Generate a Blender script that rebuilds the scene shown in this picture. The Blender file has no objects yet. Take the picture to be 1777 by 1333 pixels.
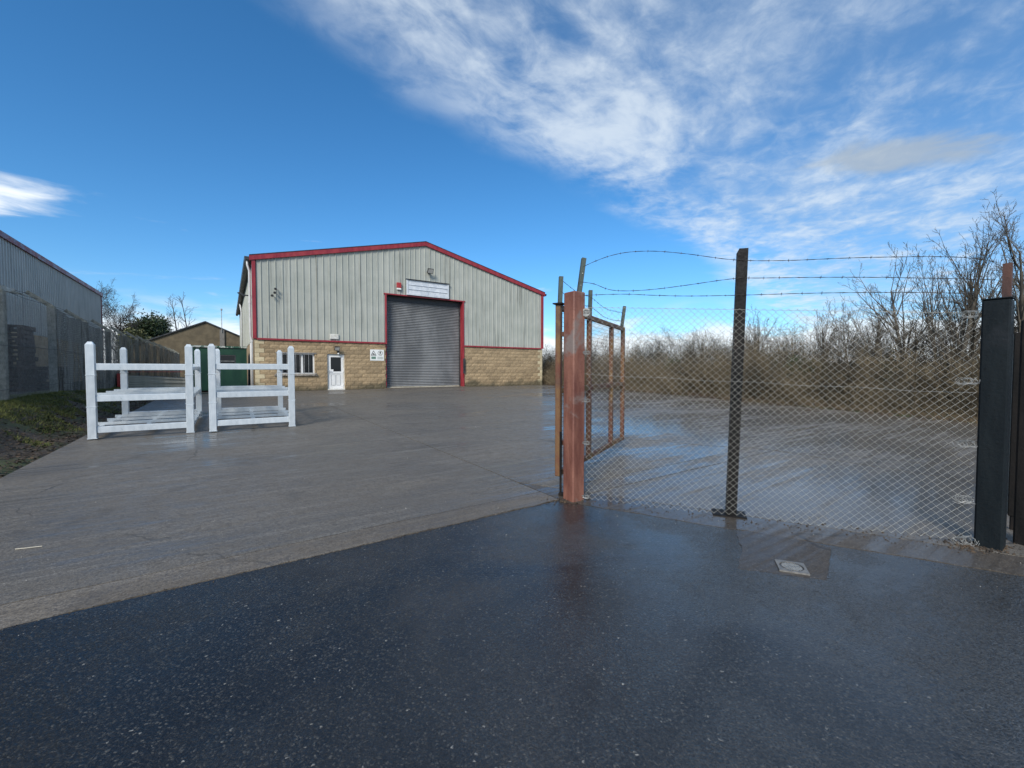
import bpy, math, random
import numpy as np
from mathutils import Vector, Matrix

# ------------------------------------------------------------------ camera, sky, sun, exposure
SC = bpy.context.scene
COL = SC.collection
cam_d = bpy.data.cameras.new('camera')
cam = bpy.data.objects.new('camera', cam_d); COL.objects.link(cam)
cam_d.sensor_width = 36.0
cam_d.lens = 36.0 * 740 / 1777
cam_d.clip_start = 0.05; cam_d.clip_end = 6000
cam.location = (0, 0, 1.45)
cam.rotation_euler = (math.radians(90 - 1.82), 0, 0)
SC.camera = cam
SC.render.resolution_x = 1024; SC.render.resolution_y = 768

SUN_EL = math.radians(36); SUN_AZ = math.radians(-163)
W = bpy.data.worlds.new('World'); SC.world = W; W.use_nodes = True
def build_world():
    nt = W.node_tree; nt.nodes.clear(); N = nt.nodes.new; L = nt.links.new
    out = N('ShaderNodeOutputWorld'); bg = N('ShaderNodeBackground'); L(bg.outputs[0], out.inputs[0])
    bg.inputs[1].default_value = 0.11
    sky = N('ShaderNodeTexSky'); sky.sky_type = 'NISHITA'; sky.sun_disc = False
    sky.sun_elevation = SUN_EL; sky.sun_rotation = SUN_AZ
    sky.air_density = 1.0; sky.dust_density = 0.2; sky.ozone_density = 3.0; sky.altitude = 100
    hs = N('ShaderNodeHueSaturation'); hs.inputs['Saturation'].default_value = 1.13; hs.inputs['Value'].default_value = 1.0
    hs.inputs['Hue'].default_value = 0.493
    tint = N('ShaderNodeMix'); tint.data_type = 'RGBA'; tint.blend_type = 'MULTIPLY'; tint.inputs[0].default_value = 1.0
    tint.inputs[7].default_value = (0.79, 0.97, 1.18, 1); L(sky.outputs[0], tint.inputs[6])      # camera white balance
    L(tint.outputs[2], hs.inputs['Color'])
    tc = N('ShaderNodeTexCoord'); sep = N('ShaderNodeSeparateXYZ'); L(tc.outputs['Generated'], sep.inputs[0])
    def M(op, a, b=None, c=None, clamp=False):
        m = N('ShaderNodeMath'); m.operation = op; m.use_clamp = clamp
        for i, v in enumerate((a, b, c)):
            if v is None: continue
            if isinstance(v, (int, float)): m.inputs[i].default_value = v
            else: L(v, m.inputs[i])
        return m.outputs[0]
    def ss(x, a, b, lo=0.0, hi=1.0):
        m = N('ShaderNodeMapRange'); m.interpolation_type = 'SMOOTHSTEP'
        L(x, m.inputs[0])
        for i, v in zip((1, 2, 3, 4), (a, b, lo, hi)): m.inputs[i].default_value = v
        return m.outputs[0]
    X, Y, Z = sep.outputs
    zc = M('MAXIMUM', Z, 0.015)
    u = M('DIVIDE', X, zc); v = M('DIVIDE', Y, zc)
    # stretched coordinates: a along the cloud streets, b across
    ca, sa = math.cos(math.radians(50)), math.sin(math.radians(50))
    a = M('ADD', M('MULTIPLY', u, ca), M('MULTIPLY', v, sa))
    b = M('ADD', M('MULTIPLY', u, sa), M('MULTIPLY', v, -ca))
    def noise(x, y, z, scale, detail, rough, dist=0.0):
        c = N('ShaderNodeCombineXYZ')
        for i, q in enumerate((x, y, z)):
            if isinstance(q, (int, float)): c.inputs[i].default_value = q
            else: L(q, c.inputs[i])
        n = N('ShaderNodeTexNoise'); L(c.outputs[0], n.inputs['Vector'])
        n.inputs['Scale'].default_value = scale; n.inputs['Detail'].default_value = detail
        n.inputs['Roughness'].default_value = rough; n.inputs['Distortion'].default_value = dist
        return n.outputs['Fac']
    n_big = noise(u, v, 3.1, 0.9, 4, 0.5, 0.3)
    n_mid = noise(M('MULTIPLY', a, 0.8), M('MULTIPLY', b, 1.25), 7.7, 1.9, 8, 0.58, 0.35)
    n_fine = noise(M('MULTIPLY', a, 1.0), M('MULTIPLY', b, 1.3), 1.3, 6.5, 8, 0.6, 0.5)
    # broken sheet of cloud to the right of a diagonal front
    s = M('SUBTRACT', u, M('DIVIDE', M('SUBTRACT', v, 1.82), 1.2))
    s2 = M('ADD', s, M('MULTIPLY', M('SUBTRACT', n_big, 0.5), 1.1))
    cover = ss(s2, -0.22, 0.30)
    bright = ss(s2, 1.3, 0.1)
    dens = M('ADD', M('MULTIPLY', n_mid, 0.68), M('MULTIPLY', n_fine, 0.32))
    dens = M('ADD', dens, M('MULTIPLY', bright, 0.045))
    sheet = M('MULTIPLY', M('MULTIPLY', ss(dens, 0.37, 0.70), cover), 0.88)
    veil = M('MULTIPLY', ss(s2, 0.15, 1.1), M('MULTIPLY', n_big, 0.5))      # thin veil between the streaks
    sheet = M('SUBTRACT', 1.0, M('MULTIPLY', M('SUBTRACT', 1.0, sheet), M('SUBTRACT', 1.0, veil)))
    # separate cloud streaks out to the left
    n_l = noise(M('MULTIPLY', u, 0.55), v, 11.3, 0.8, 7, 0.55, 0.2)
    left = M('MULTIPLY', ss(n_l, 0.60, 0.74), ss(u, -1.9, -2.7))
    left = M('MULTIPLY', left, ss(Z, 0.10, 0.2))
    le = M('SQRT', M('ADD', M('POWER', M('DIVIDE', M('ADD', u, 3.35), 0.85), 2.0), M('POWER', M('DIVIDE', M('SUBTRACT', v, 2.45), 0.38), 2.0)))
    left = M('MAXIMUM', left, ss(M('ADD', le, M('MULTIPLY', M('SUBTRACT', n_mid, 0.5), 2.2)), 1.1, 0.3))
    # cumulus low along the horizon
    az = M('ARCTAN2', X, Y)
    n_h = noise(M('MULTIPLY', az, 2.2), M('MULTIPLY', Z, 7.0), 5.0, 2.2, 8, 0.55, 0.2)
    low = M('MULTIPLY', ss(M('ADD', n_h, ss(Z, 0.14, 0.03, -0.08, 0.17)), 0.40, 0.56), ss(Z, 0.17, 0.06))
    # small flecks
    n_w = noise(M('MULTIPLY', az, 1.2), M('MULTIPLY', Z, 6.0), 9.0, 5.0, 6, 0.5, 0.1)
    fleck = M('MULTIPLY', ss(n_w, 0.66, 0.76), M('MULTIPLY', ss(Z, 0.08, 0.12), ss(Z, 0.34, 0.22)))
    cloud = M('MAXIMUM', M('MAXIMUM', sheet, left), M('MAXIMUM', low, M('MULTIPLY', fleck, 0.6)), clamp=True)
    cloud = M('MULTIPLY', cloud, 0.92)
    # one small grey cloud to the north-east
    dx = M('SUBTRACT', u, 1.80); dy = M('SUBTRACT', v, 1.98)
    g = noise(u, v, 2.0, 2.6, 7, 0.55, 0.4)
    p = M('ADD', M('MULTIPLY', dx, 0.90), M('MULTIPLY', dy, -0.43)); q = M('ADD', M('MULTIPLY', dx, 0.43), M('MULTIPLY', dy, 0.90))
    rr = M('SQRT', M('ADD', M('POWER', M('DIVIDE', p, 0.40), 2.0), M('POWER', M('DIVIDE', q, 0.24), 2.0)))
    grey = ss(M('ADD', rr, M('MULTIPLY', M('SUBTRACT', g, 0.5), 3.0)), 1.15, 0.25)
    shade = ss(M('ADD', dens, M('MULTIPLY', bright, 0.10)), 0.38, 0.72)
    cr = N('ShaderNodeMix'); cr.data_type = 'RGBA'
    cr.inputs[6].default_value = (2.9, 3.9, 5.3, 1); cr.inputs[7].default_value = (5.4, 6.1, 6.8, 1); L(shade, cr.inputs[0])
    cr2 = N('ShaderNodeMix'); cr2.data_type = 'RGBA'
    L(cr.outputs[2], cr2.inputs[6]); cr2.inputs[7].default_value = (7.6, 8.0, 8.4, 1); L(M('MAXIMUM', low, left), cr2.inputs[0])
    mx = N('ShaderNodeMix'); mx.data_type = 'RGBA'
    L(cloud, mx.inputs[0]); L(hs.outputs[0], mx.inputs[6]); L(cr2.outputs[2], mx.inputs[7])
    mg = N('ShaderNodeMix'); mg.data_type = 'RGBA'
    L(M('MULTIPLY', grey, 0.72), mg.inputs[0]); L(mx.outputs[2], mg.inputs[6]); mg.inputs[7].default_value = (3.1, 3.6, 4.1, 1)
    L(mg.outputs[2], bg.inputs[0])
build_world()
sun_d = bpy.data.lights.new('sun', 'SUN'); sun = bpy.data.objects.new('sun', sun_d); COL.objects.link(sun)
sun_d.energy = 3.2; sun_d.angle = math.radians(20); sun_d.color = (1.0, 0.95, 0.88)
sdir = Vector((math.sin(SUN_AZ) * math.cos(SUN_EL), math.cos(SUN_AZ) * math.cos(SUN_EL), math.sin(SUN_EL)))
sun.rotation_euler = sdir.to_track_quat('Z', 'Y').to_euler()
SC.view_settings.view_transform = 'Standard'; SC.view_settings.look = 'None'
SC.view_settings.exposure = 0.35; SC.view_settings.gamma = 1.0; SC.view_settings.use_curve_mapping = False
SC.render.engine = 'CYCLES'

# ------------------------------------------------------------------ frame of the place
ANG = math.atan2(0.555, 0.832)
CU, SU = math.cos(ANG), math.sin(ANG)
B0 = (-13.26, 22.0)
rnd = random.Random(7)
NR = np.random.RandomState(11)
def gz(y):
    y = max(-40.0, y)
    if y < 19: return 0.016 * y
    if y > 25: return 0.352
    t = (y - 19) / 6.0
    return 0.304 + 0.096 * (t - t * t / 2)
def XY(u, v): return (B0[0] + CU * u - SU * v, B0[1] + SU * u + CU * v)
def UV(x, y):
    dx, dy = x - B0[0], y - B0[1]
    return (dx * CU + dy * SU, -dx * SU + dy * CU)
def P(u, v, dz=0.0):
    x, y = XY(u, v); return Vector((x, y, gz(y) + dz))

# ------------------------------------------------------------------ mesh helpers
class MB:
    def __init__(s): s.v = []; s.f = []
    def box(s, x0, x1, y0, y1, z0, z1, rot=None, org=(0, 0, 0)):
        b = len(s.v)
        for z in (z0, z1):
            for (x, y) in ((x0, y0), (x1, y0), (x1, y1), (x0, y1)):
                p = Vector((x, y, z))
                if rot is not None: p = rot @ p
                s.v.append((p.x + org[0], p.y + org[1], p.z + org[2]))
        for q in ((3, 2, 1, 0), (4, 5, 6, 7), (0, 1, 5, 4), (1, 2, 6, 5), (2, 3, 7, 6), (3, 0, 4, 7)):
            s.f.append(tuple(b + i for i in q))
        return s
    def chbox(s, x0, x1, y0, y1, z0, z1, c=0.01):
        """box with chamfered upright and horizontal edges (octagon-ish)"""
        b = len(s.v)
        rings = ((z0, c), (z0 + c, 0), (z1 - c, 0), (z1, c))
        for z, i in rings:
            for (x, y) in ((x0 + c, y0 + i), (x1 - c, y0 + i), (x1 - i, y0 + c), (x1 - i, y1 - c), (x1 - c, y1 - i), (x0 + c, y1 - i), (x0 + i, y1 - c), (x0 + i, y0 + c)):
                s.v.append((x, y, z))
        for k in range(3):
            for i in range(8):
                j = (i + 1) % 8
                s.f.append((b + k * 8 + i, b + k * 8 + j, b + k * 8 + 8 + j, b + k * 8 + 8 + i))
        s.f.append(tuple(b + 7 - i for i in range(8))); s.f.append(tuple(b + 24 + i for i in range(8)))
        return s
    def prism(s, pts, y0, y1):
        """polygon in x,z extruded along y"""
        b = len(s.v); n = len(pts)
        for y in (y0, y1):
            for (x, z) in pts: s.v.append((x, y, z))
        s.f.append(tuple(b + i for i in range(n))); s.f.append(tuple(b + n + n - 1 - i for i in range(n)))
        for i in range(n):
            j = (i + 1) % n
            s.f.append((b + j, b + i, b + n + i, b + n + j))
        return s
    def poly(s, pts):
        b = len(s.v); s.v += [tuple(p) for p in pts]; s.f.append(tuple(range(b, b + len(pts)))); return s
    def tube(s, pts, r, n=6, cap=True):
        pts = [Vector(p) for p in pts]; rs = r if isinstance(r, (list, tuple)) else [r] * len(pts)
        b = len(s.v); ref = Vector((0, 0, 1))
        for i, p in enumerate(pts):
            d = (pts[min(i + 1, len(pts) - 1)] - pts[max(i - 1, 0)])
            if d.length < 1e-9: d = Vector((0, 0, 1))
            d.normalize()
            a = d.cross(ref if abs(d.z) < 0.95 else Vector((1, 0, 0))); a.normalize(); c = d.cross(a)
            for k in range(n):
                t = 2 * math.pi * k / n
                q = p + (a * math.cos(t) + c * math.sin(t)) * rs[i]
                s.v.append(tuple(q))
        for i in range(len(pts) - 1):
            for k in range(n):
                l = (k + 1) % n
                s.f.append((b + i * n + k, b + i * n + l, b + i * n + n + l, b + i * n + n + k))
        if cap:
            s.f.append(tuple(b + n - 1 - k for k in range(n))); e = b + (len(pts) - 1) * n
            s.f.append(tuple(e + k for k in range(n)))
        return s
    def mesh(s, name):
        m = bpy.data.meshes.new(name); m.from_pydata(s.v, [], s.f); m.update(); return m
    def build(s, name, material, parent=None, loc=None, rz=0.0, smooth=False):
        m = s.mesh(name); return link(name, m, material, parent, loc, rz, smooth)
def link(name, m, material=None, parent=None, loc=None, rz=0.0, smooth=False):
    if material is not None and not m.materials: m.materials.append(MAT[material])
    if smooth: m.polygons.foreach_set('use_smooth', [True] * len(m.polygons))
    o = bpy.data.objects.new(name, m); COL.objects.link(o)
    if parent is not None: o.parent = parent
    if loc is not None: o.location = loc
    if rz: o.rotation_euler = (0, 0, rz)
    return o
def tag(o, label, cat, group=None, kind=None):
    o['label'] = label; o['category'] = cat
    if group: o['group'] = group
    if kind: o['kind'] = kind
    return o
def struct(o): o['kind'] = 'structure'; return o
def stuff(o): o['kind'] = 'stuff'; return o
def empty(name, loc, rz=0.0):
    o = bpy.data.objects.new(name, None); COL.objects.link(o); o.location = loc; o.rotation_euler = (0, 0, rz)
    o.empty_display_size = 0.2; return o
def copy_tree(o, parent=None):
    c = o.copy(); COL.objects.link(c); c.parent = parent
    for ch in list(o.children): copy_tree(ch, c)
    return c
def np_mesh(name, V, F):
    V = np.asarray(V, dtype=np.float32); F = np.asarray(F, dtype=np.int32)
    m = bpy.data.meshes.new(name); m.vertices.add(len(V)); m.vertices.foreach_set('co', V.ravel())
    k = F.shape[1]; m.loops.add(F.size); m.loops.foreach_set('vertex_index', F.ravel())
    m.polygons.add(len(F)); m.polygons.foreach_set('loop_start', np.arange(0, F.size, k, dtype=np.int32))
    m.update(calc_edges=True); m.validate(); return m
def segs_mesh(name, segs, n=3):
    """segs: rows of p0(3) p1(3) r0 r1 -> thin prisms"""
    S = np.asarray(segs, dtype=np.float64); p0, p1, r0, r1 = S[:, 0:3], S[:, 3:6], S[:, 6], S[:, 7]
    d = p1 - p0; d /= np.maximum(np.linalg.norm(d, axis=1, keepdims=True), 1e-9)
    ref = np.where(np.abs(d[:, 2:3]) < 0.9, np.array([[0, 0, 1.0]]), np.array([[1.0, 0, 0]]))
    a = np.cross(d, ref); a /= np.linalg.norm(a, axis=1, keepdims=True); c = np.cross(d, a)
    V = np.zeros((len(S), 2 * n, 3))
    for k in range(n):
        t = 2 * math.pi * k / n; o = a * math.cos(t) + c * math.sin(t)
        V[:, k] = p0 + o * r0[:, None]; V[:, n + k] = p1 + o * r1[:, None]
    base = (np.arange(len(S)) * 2 * n)[:, None]
    F = np.concatenate([base + np.array([[k, (k + 1) % n, n + (k + 1) % n, n + k]]) for k in range(n)])
    return np_mesh(name, V.reshape(-1, 3), F)

# ------------------------------------------------------------------ materials
MAT = {}
def new_mat(name):
    m = bpy.data.materials.new(name); m.use_nodes = True; MAT[name] = m
    nt = m.node_tree; p = nt.nodes['Principled BSDF']; return m, nt, p
def nd(nt, t, **kw):
    n = nt.nodes.new(t)
    for k, v in kw.items():
        if k.startswith('i_'): n.inputs[k[2:]].default_value = v
        else: setattr(n, k, v)
    return n
def coords(nt, scale=(1, 1, 1), kind='Object'):
    tc = nd(nt, 'ShaderNodeTexCoord'); mp = nd(nt, 'ShaderNodeMapping'); mp.inputs['Scale'].default_value = scale
    nt.links.new(tc.outputs[kind], mp.inputs[0]); return mp.outputs[0]
def gcoords(nt, scale=(1, 1, 1)):
    g = nd(nt, 'ShaderNodeNewGeometry'); mp = nd(nt, 'ShaderNodeMapping'); mp.inputs['Scale'].default_value = scale
    nt.links.new(g.outputs['Position'], mp.inputs[0]); return mp.outputs[0]
def tnoise(nt, vec, scale, detail=5, rough=0.55, dist=0.0):
    n = nd(nt, 'ShaderNodeTexNoise'); n.inputs['Scale'].default_value = scale; n.inputs['Detail'].default_value = detail
    n.inputs['Roughness'].default_value = rough; n.inputs['Distortion'].default_value = dist
    nt.links.new(vec, n.inputs['Vector']); return n.outputs['Fac']
def rng(nt, x, a, b, lo=0.0, hi=1.0, smooth=True):
    m = nd(nt, 'ShaderNodeMapRange'); m.interpolation_type = 'SMOOTHSTEP' if smooth else 'LINEAR'
    nt.links.new(x, m.inputs[0])
    for i, v in zip((1, 2, 3, 4), (a, b, lo, hi)): m.inputs[i].default_value = v
    return m.outputs[0]
def mixc(nt, f, a, b, mode='MIX'):
    m = nd(nt, 'ShaderNodeMix', data_type='RGBA', blend_type=mode)
    for i, v in ((0, f), (6, a), (7, b)):
        if isinstance(v, (int, float)): m.inputs[i].default_value = v
        elif isinstance(v, tuple): m.inputs[i].default_value = (*v, 1) if len(v) == 3 else v
        else: nt.links.new(v, m.inputs[i])
    return m.outputs[2]
def mth(nt, op, a, b=None):
    m = nd(nt, 'ShaderNodeMath', operation=op)
    for i, v in enumerate((a, b)):
        if v is None: continue
        if isinstance(v, (int, float)): m.inputs[i].default_value = v
        else: nt.links.new(v, m.inputs[i])
    return m.outputs[0]
def bump(nt, p, h, strength, dist=0.01, sock='Normal'):
    b = nd(nt, 'ShaderNodeBump'); b.inputs['Strength'].default_value = strength; b.inputs['Distance'].default_value = dist
    nt.links.new(h, b.inputs['Height']); nt.links.new(b.outputs[0], p.inputs[sock]); return b
def simple(name, c1, c2, rough=0.6, metal=0.0, scale=4.0, bscale=40.0, bstr=0.2, stretch=(1, 1, 1), lo=0.35, hi=0.65, spec=0.5, rvar=0.15, per_obj=0.0):
    m, nt, p = new_mat(name); v = coords(nt, stretch)
    n = tnoise(nt, v, scale, 6, 0.6, 0.2)
    col = mixc(nt, rng(nt, n, lo, hi), c1, c2)
    if per_obj:
        oi = nd(nt, 'ShaderNodeObjectInfo')
        hsv = nd(nt, 'ShaderNodeHueSaturation'); nt.links.new(col, hsv.inputs['Color'])
        nt.links.new(rng(nt, oi.outputs['Random'], 0, 1, 1 - per_obj, 1 + per_obj, False), hsv.inputs['Value'])
        col = hsv.outputs[0]
    nt.links.new(col, p.inputs['Base Color'])
    nt.links.new(rng(nt, n, 0.3, 0.7, rough - rvar, rough + rvar), p.inputs['Roughness'])
    p.inputs['Metallic'].default_value = metal; p.inputs['Specular IOR Level'].default_value = spec
    if bstr: bump(nt, p, tnoise(nt, v, bscale, 5, 0.6), bstr, 0.01)
    return m

def mat_asphalt():
    m, nt, p = new_mat('asphalt'); v0 = gcoords(nt); L = nt.links.new
    wob = nd(nt, 'ShaderNodeTexNoise'); wob.inputs['Scale'].default_value = 60; wob.inputs['Detail'].default_value = 3; L(v0, wob.inputs['Vector'])
    va = nd(nt, 'ShaderNodeVectorMath', operation='MULTIPLY_ADD'); L(wob.outputs['Color'], va.inputs[0]); va.inputs[1].default_value = (0.022, 0.022, 0.0); L(v0, va.inputs[2])
    v = va.outputs[0]
    vo = nd(nt, 'ShaderNodeTexVoronoi'); vo.inputs['Scale'].default_value = 74; L(v, vo.inputs['Vector'])
    vo2 = nd(nt, 'ShaderNodeTexVoronoi'); vo2.inputs['Scale'].default_value = 150; L(v, vo2.inputs['Vector'])
    big = tnoise(nt, v0, 0.8, 6, 0.6, 0.5); mid = tnoise(nt, v0, 5.0, 5, 0.6); gr = tnoise(nt, v0, 170, 3, 0.7)
    sepc = nd(nt, 'ShaderNodeSeparateColor'); L(vo.outputs['Color'], sepc.inputs[0])
    stone = mixc(nt, mth(nt, 'POWER', sepc.outputs[0], 1.8), (0.0035, 0.0036, 0.0038), (0.056, 0.053, 0.045))
    stone = mixc(nt, rng(nt, sepc.outputs[1], 0.975, 1.0), stone, (0.20, 0.19, 0.165))
    edge = rng(nt, vo.outputs['Distance'], 0.34, 0.52)
    col = mixc(nt, edge, stone, (0.004, 0.0042, 0.0048))
    wear = rng(nt, mth(nt, 'ADD', mth(nt, 'MULTIPLY', big, 0.6), mth(nt, 'MULTIPLY', mid, 0.4)), 0.40, 0.60)
    col = mixc(nt, mth(nt, 'MULTIPLY', wear, 0.5), col, (0.009, 0.0088, 0.0085))
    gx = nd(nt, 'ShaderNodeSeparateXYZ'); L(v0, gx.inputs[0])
    wet_sheen_x = mth(nt, 'ADD', gx.outputs[0], mth(nt, 'MULTIPLY', mth(nt, 'SUBTRACT', big, 0.5), 6.0))
    col = mixc(nt, rng(nt, wet_sheen_x, -0.6, 1.8, 0.0, 0.62), col, (0.040, 0.037, 0.031))          # paler to the right: brighter cloud reflection put into the colour
    s2c = nd(nt, 'ShaderNodeSeparateColor'); L(vo2.outputs['Color'], s2c.inputs[0])
    tone = nd(nt, 'ShaderNodeHueSaturation'); L(col, tone.inputs['Color']); L(rng(nt, s2c.outputs[0], 0, 1, 0.25, 1.9, False), tone.inputs['Value'])
    col = mixc(nt, rng(nt, gr, 0.66, 0.74), tone.outputs[0], (0.06, 0.056, 0.048))
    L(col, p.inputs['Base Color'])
    L(rng(nt, mid, 0.3, 0.7, 0.38, 0.6), p.inputs['Roughness']); p.inputs['Specular IOR Level'].default_value = 0.3
    h = mth(nt, 'ADD', mth(nt, 'MULTIPLY', rng(nt, vo.outputs['Distance'], 0.70, 0.1), 0.8), mth(nt, 'MULTIPLY', rng(nt, vo2.outputs['Distance'], 0.7, 0.1), 0.5))
    h = mth(nt, 'ADD', h, mth(nt, 'MULTIPLY', mid, 0.5))
    bump(nt, p, h, 0.7, 0.006)
    L(rng(nt, wet_sheen_x, -1.8, 1.0, 0.35, 1.0), p.inputs['Coat Weight'])          # thicker film of water towards the right
    L(rng(nt, mid, 0.35, 0.65, 0.06, 0.17), p.inputs['Coat Roughness']); p.inputs['Coat IOR'].default_value = 1.55
    bb = bump(nt, p, mth(nt, 'ADD', h, mth(nt, 'MULTIPLY', mid, 0.6)), 0.34, 0.005, 'Coat Normal'); L(rng(nt, big, 0.40, 0.60, 0.14, 0.5), bb.inputs['Strength'])
mat_asphalt()
def mat_concrete(name='concrete', tint=(1, 1, 1), wet=0.85):
    m, nt, p = new_mat(name); L = nt.links.new
    g = nd(nt, 'ShaderNodeNewGeometry')
    rot = nd(nt, 'ShaderNodeMapping'); rot.vector_type = 'POINT'; rot.inputs['Rotation'].default_value = (0, 0, -ANG); L(g.outputs['Position'], rot.inputs[0])
    def st(s):
        q = nd(nt, 'ShaderNodeMapping'); q.inputs['Scale'].default_value = s; L(rot.outputs[0], q.inputs[0]); return q.outputs[0]
    big = tnoise(nt, st((0.55, 1.0, 1)), 0.55, 6, 0.6, 0.5)
    broom = tnoise(nt, st((1.2, 26, 1)), 1.4, 4, 0.6, 0.1)
    brush = tnoise(nt, st((0.35, 7, 1)), 1.6, 6, 0.6, 0.25)
    fine = tnoise(nt, st((1, 1, 1)), 110, 4, 0.6); mid = tnoise(nt, st((1, 1, 1)), 7, 6, 0.6)
    c = mixc(nt, rng(nt, big, 0.33, 0.66), tuple(a * b for a, b in zip((0.088, 0.077, 0.062), tint)), tuple(a * b for a, b in zip((0.152, 0.130, 0.100), tint)))
    c = mixc(nt, mth(nt, 'MULTIPLY', rng(nt, brush, 0.45, 0.7), 0.45), c, tuple(a * b for a, b in zip((0.235, 0.218, 0.19), tint)))
    c = mixc(nt, mth(nt, 'MULTIPLY', rng(nt, mid, 0.48, 0.75), 0.5), c, tuple(a * b for a, b in zip((0.085, 0.074, 0.060), tint)))
    c = mixc(nt, mth(nt, 'MULTIPLY', rng(nt, fine, 0.48, 0.66), 0.75), c, (0.058, 0.053, 0.046))
    c = mixc(nt, mth(nt, 'MULTIPLY', rng(nt, fine, 0.44, 0.30), 0.6), c, (0.30, 0.285, 0.26))
    wv = nd(nt, 'ShaderNodeTexNoise'); wv.inputs['Scale'].default_value = 1.7; wv.inputs['Detail'].default_value = 6; L(rot.outputs[0], wv.inputs['Vector'])
    wm = nd(nt, 'ShaderNodeVectorMath', operation='MULTIPLY_ADD'); L(wv.outputs['Color'], wm.inputs[0]); wm.inputs[1].default_value = (0.5, 0.5, 0); L(rot.outputs[0], wm.inputs[2])
    ck = nd(nt, 'ShaderNodeTexVoronoi', feature='DISTANCE_TO_EDGE'); ck.inputs['Scale'].default_value = 0.21; L(wm.outputs[0], ck.inputs['Vector'])
    crack = mth(nt, 'MULTIPLY', rng(nt, ck.outputs['Distance'], 0.0022, 0.0008), rng(nt, big, 0.42, 0.56))
    stain = rng(nt, tnoise(nt, st((1, 1, 1)), 1.1, 7, 0.62, 0.8), 0.56, 0.70)
    c = mixc(nt, mth(nt, 'MULTIPLY', stain, 0.55), c, tuple(a * b for a, b in zip((0.05, 0.044, 0.036), tint)))
    c = mixc(nt, mth(nt, 'MULTIPLY', crack, 0.8), c, (0.02, 0.018, 0.015))
    grain = tnoise(nt, st((1, 1, 1)), 42, 3, 0.7)
    c = mixc(nt, mth(nt, 'MULTIPLY', rng(nt, grain, 0.46, 0.64), 0.7), c, tuple(a * b for a, b in zip((0.055, 0.048, 0.04), tint)))
    L(c, p.inputs['Base Color'])
    L(rng(nt, mid, 0.3, 0.7, 0.5, 0.72), p.inputs['Roughness'])
    h = mth(nt, 'ADD', mth(nt, 'MULTIPLY', broom, 0.7), mth(nt, 'MULTIPLY', fine, 0.45)); bump(nt, p, h, 0.35, 0.006)
    film = mth(nt, 'ADD', mth(nt, 'MULTIPLY', big, 0.55), mth(nt, 'MULTIPLY', brush, 0.45))
    p.inputs['Coat IOR'].default_value = 1.33
    gx = nd(nt, 'ShaderNodeSeparateXYZ'); L(g.outputs['Position'], gx.inputs[0])
    film = mth(nt, 'ADD', film, rng(nt, mth(nt, 'ADD', gx.outputs[0], mth(nt, 'MULTIPLY', mth(nt, 'SUBTRACT', big, 0.5), 8.0)), -1.5, 3.0, 0.03, -0.07))
    L(rng(nt, film, 0.39, 0.53, wet, wet * 0.10), p.inputs['Coat Weight'])
    L(rng(nt, film, 0.38, 0.54, 0.05, 0.42), p.inputs['Coat Roughness'])
    bump(nt, p, mth(nt, 'ADD', mth(nt, 'MULTIPLY', broom, 0.4), mth(nt, 'ADD', mth(nt, 'MULTIPLY', brush, 0.9), mth(nt, 'MULTIPLY', fine, 0.12))), 0.16, 0.008, 'Coat Normal')
mat_concrete()
mat_concrete('concrete_apron', (0.50, 0.45, 0.40), 1.0)
mat_concrete('concrete_patch', (0.34, 0.29, 0.24), 0.7)
mat_concrete('concrete_strip', (1.06, 1.0, 0.92), 0.5)
def mat_soil():
    m, nt, p = new_mat('soil'); v = gcoords(nt); L = nt.links.new
    a = tnoise(nt, v, 1.3, 6, 0.65, 0.3); b = tnoise(nt, v, 9, 6, 0.65); c = tnoise(nt, v, 45, 4, 0.6)
    col = mixc(nt, rng(nt, b, 0.35, 0.65), (0.026, 0.019, 0.013), (0.072, 0.054, 0.037))
    col = mixc(nt, mth(nt, 'MULTIPLY', rng(nt, a, 0.44, 0.58), 0.85), col, (0.052, 0.066, 0.020))
    col = mixc(nt, rng(nt, c, 0.62, 0.78), col, (0.12, 0.10, 0.075))
    L(col, p.inputs['Base Color']); p.inputs['Roughness'].default_value = 0.85
    bump(nt, p, mth(nt, 'ADD', b, mth(nt, 'MULTIPLY', c, 0.5)), 0.9, 0.03)
mat_soil()
def mat_cladding(name, c1, c2, streak_col, amount):
    m, nt, p = new_mat(name); L = nt.links.new
    v = coords(nt, (1, 1, 1)); vs = coords(nt, (5.5, 5.5, 0.22)); vf = coords(nt, (34, 34, 0.5))
    n = tnoise(nt, v, 0.8, 5, 0.6); s = tnoise(nt, vs, 1.0, 7, 0.68, 0.1); f = tnoise(nt, vf, 1.0, 4, 0.6)
    sp = tnoise(nt, v, 28, 4, 0.6)
    col = mixc(nt, rng(nt, n, 0.3, 0.7), c1, c2)
    col = mixc(nt, mth(nt, 'MULTIPLY', rng(nt, f, 0.5, 0.75), 0.35), col, tuple(x * 0.72 for x in c1))
    col = mixc(nt, mth(nt, 'MULTIPLY', rng(nt, mth(nt, 'ADD', mth(nt, 'MULTIPLY', s, 0.75), mth(nt, 'MULTIPLY', f, 0.25)), 0.53, 0.64), amount), col, streak_col)
    col = mixc(nt, mth(nt, 'MULTIPLY', rng(nt, sp, 0.66, 0.74), 0.5), col, streak_col)
    L(col, p.inputs['Base Color']); p.inputs['Roughness'].default_value = 0.5
    bump(nt, p, n, 0.15, 0.05)
mat_cladding('cladding', (0.35, 0.365, 0.315), (0.43, 0.44, 0.385), (0.085, 0.085, 0.07), 0.62)
mat_cladding('neighbour_cladding', (0.36, 0.385, 0.38), (0.43, 0.45, 0.44), (0.20, 0.21, 0.20), 0.6)
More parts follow.
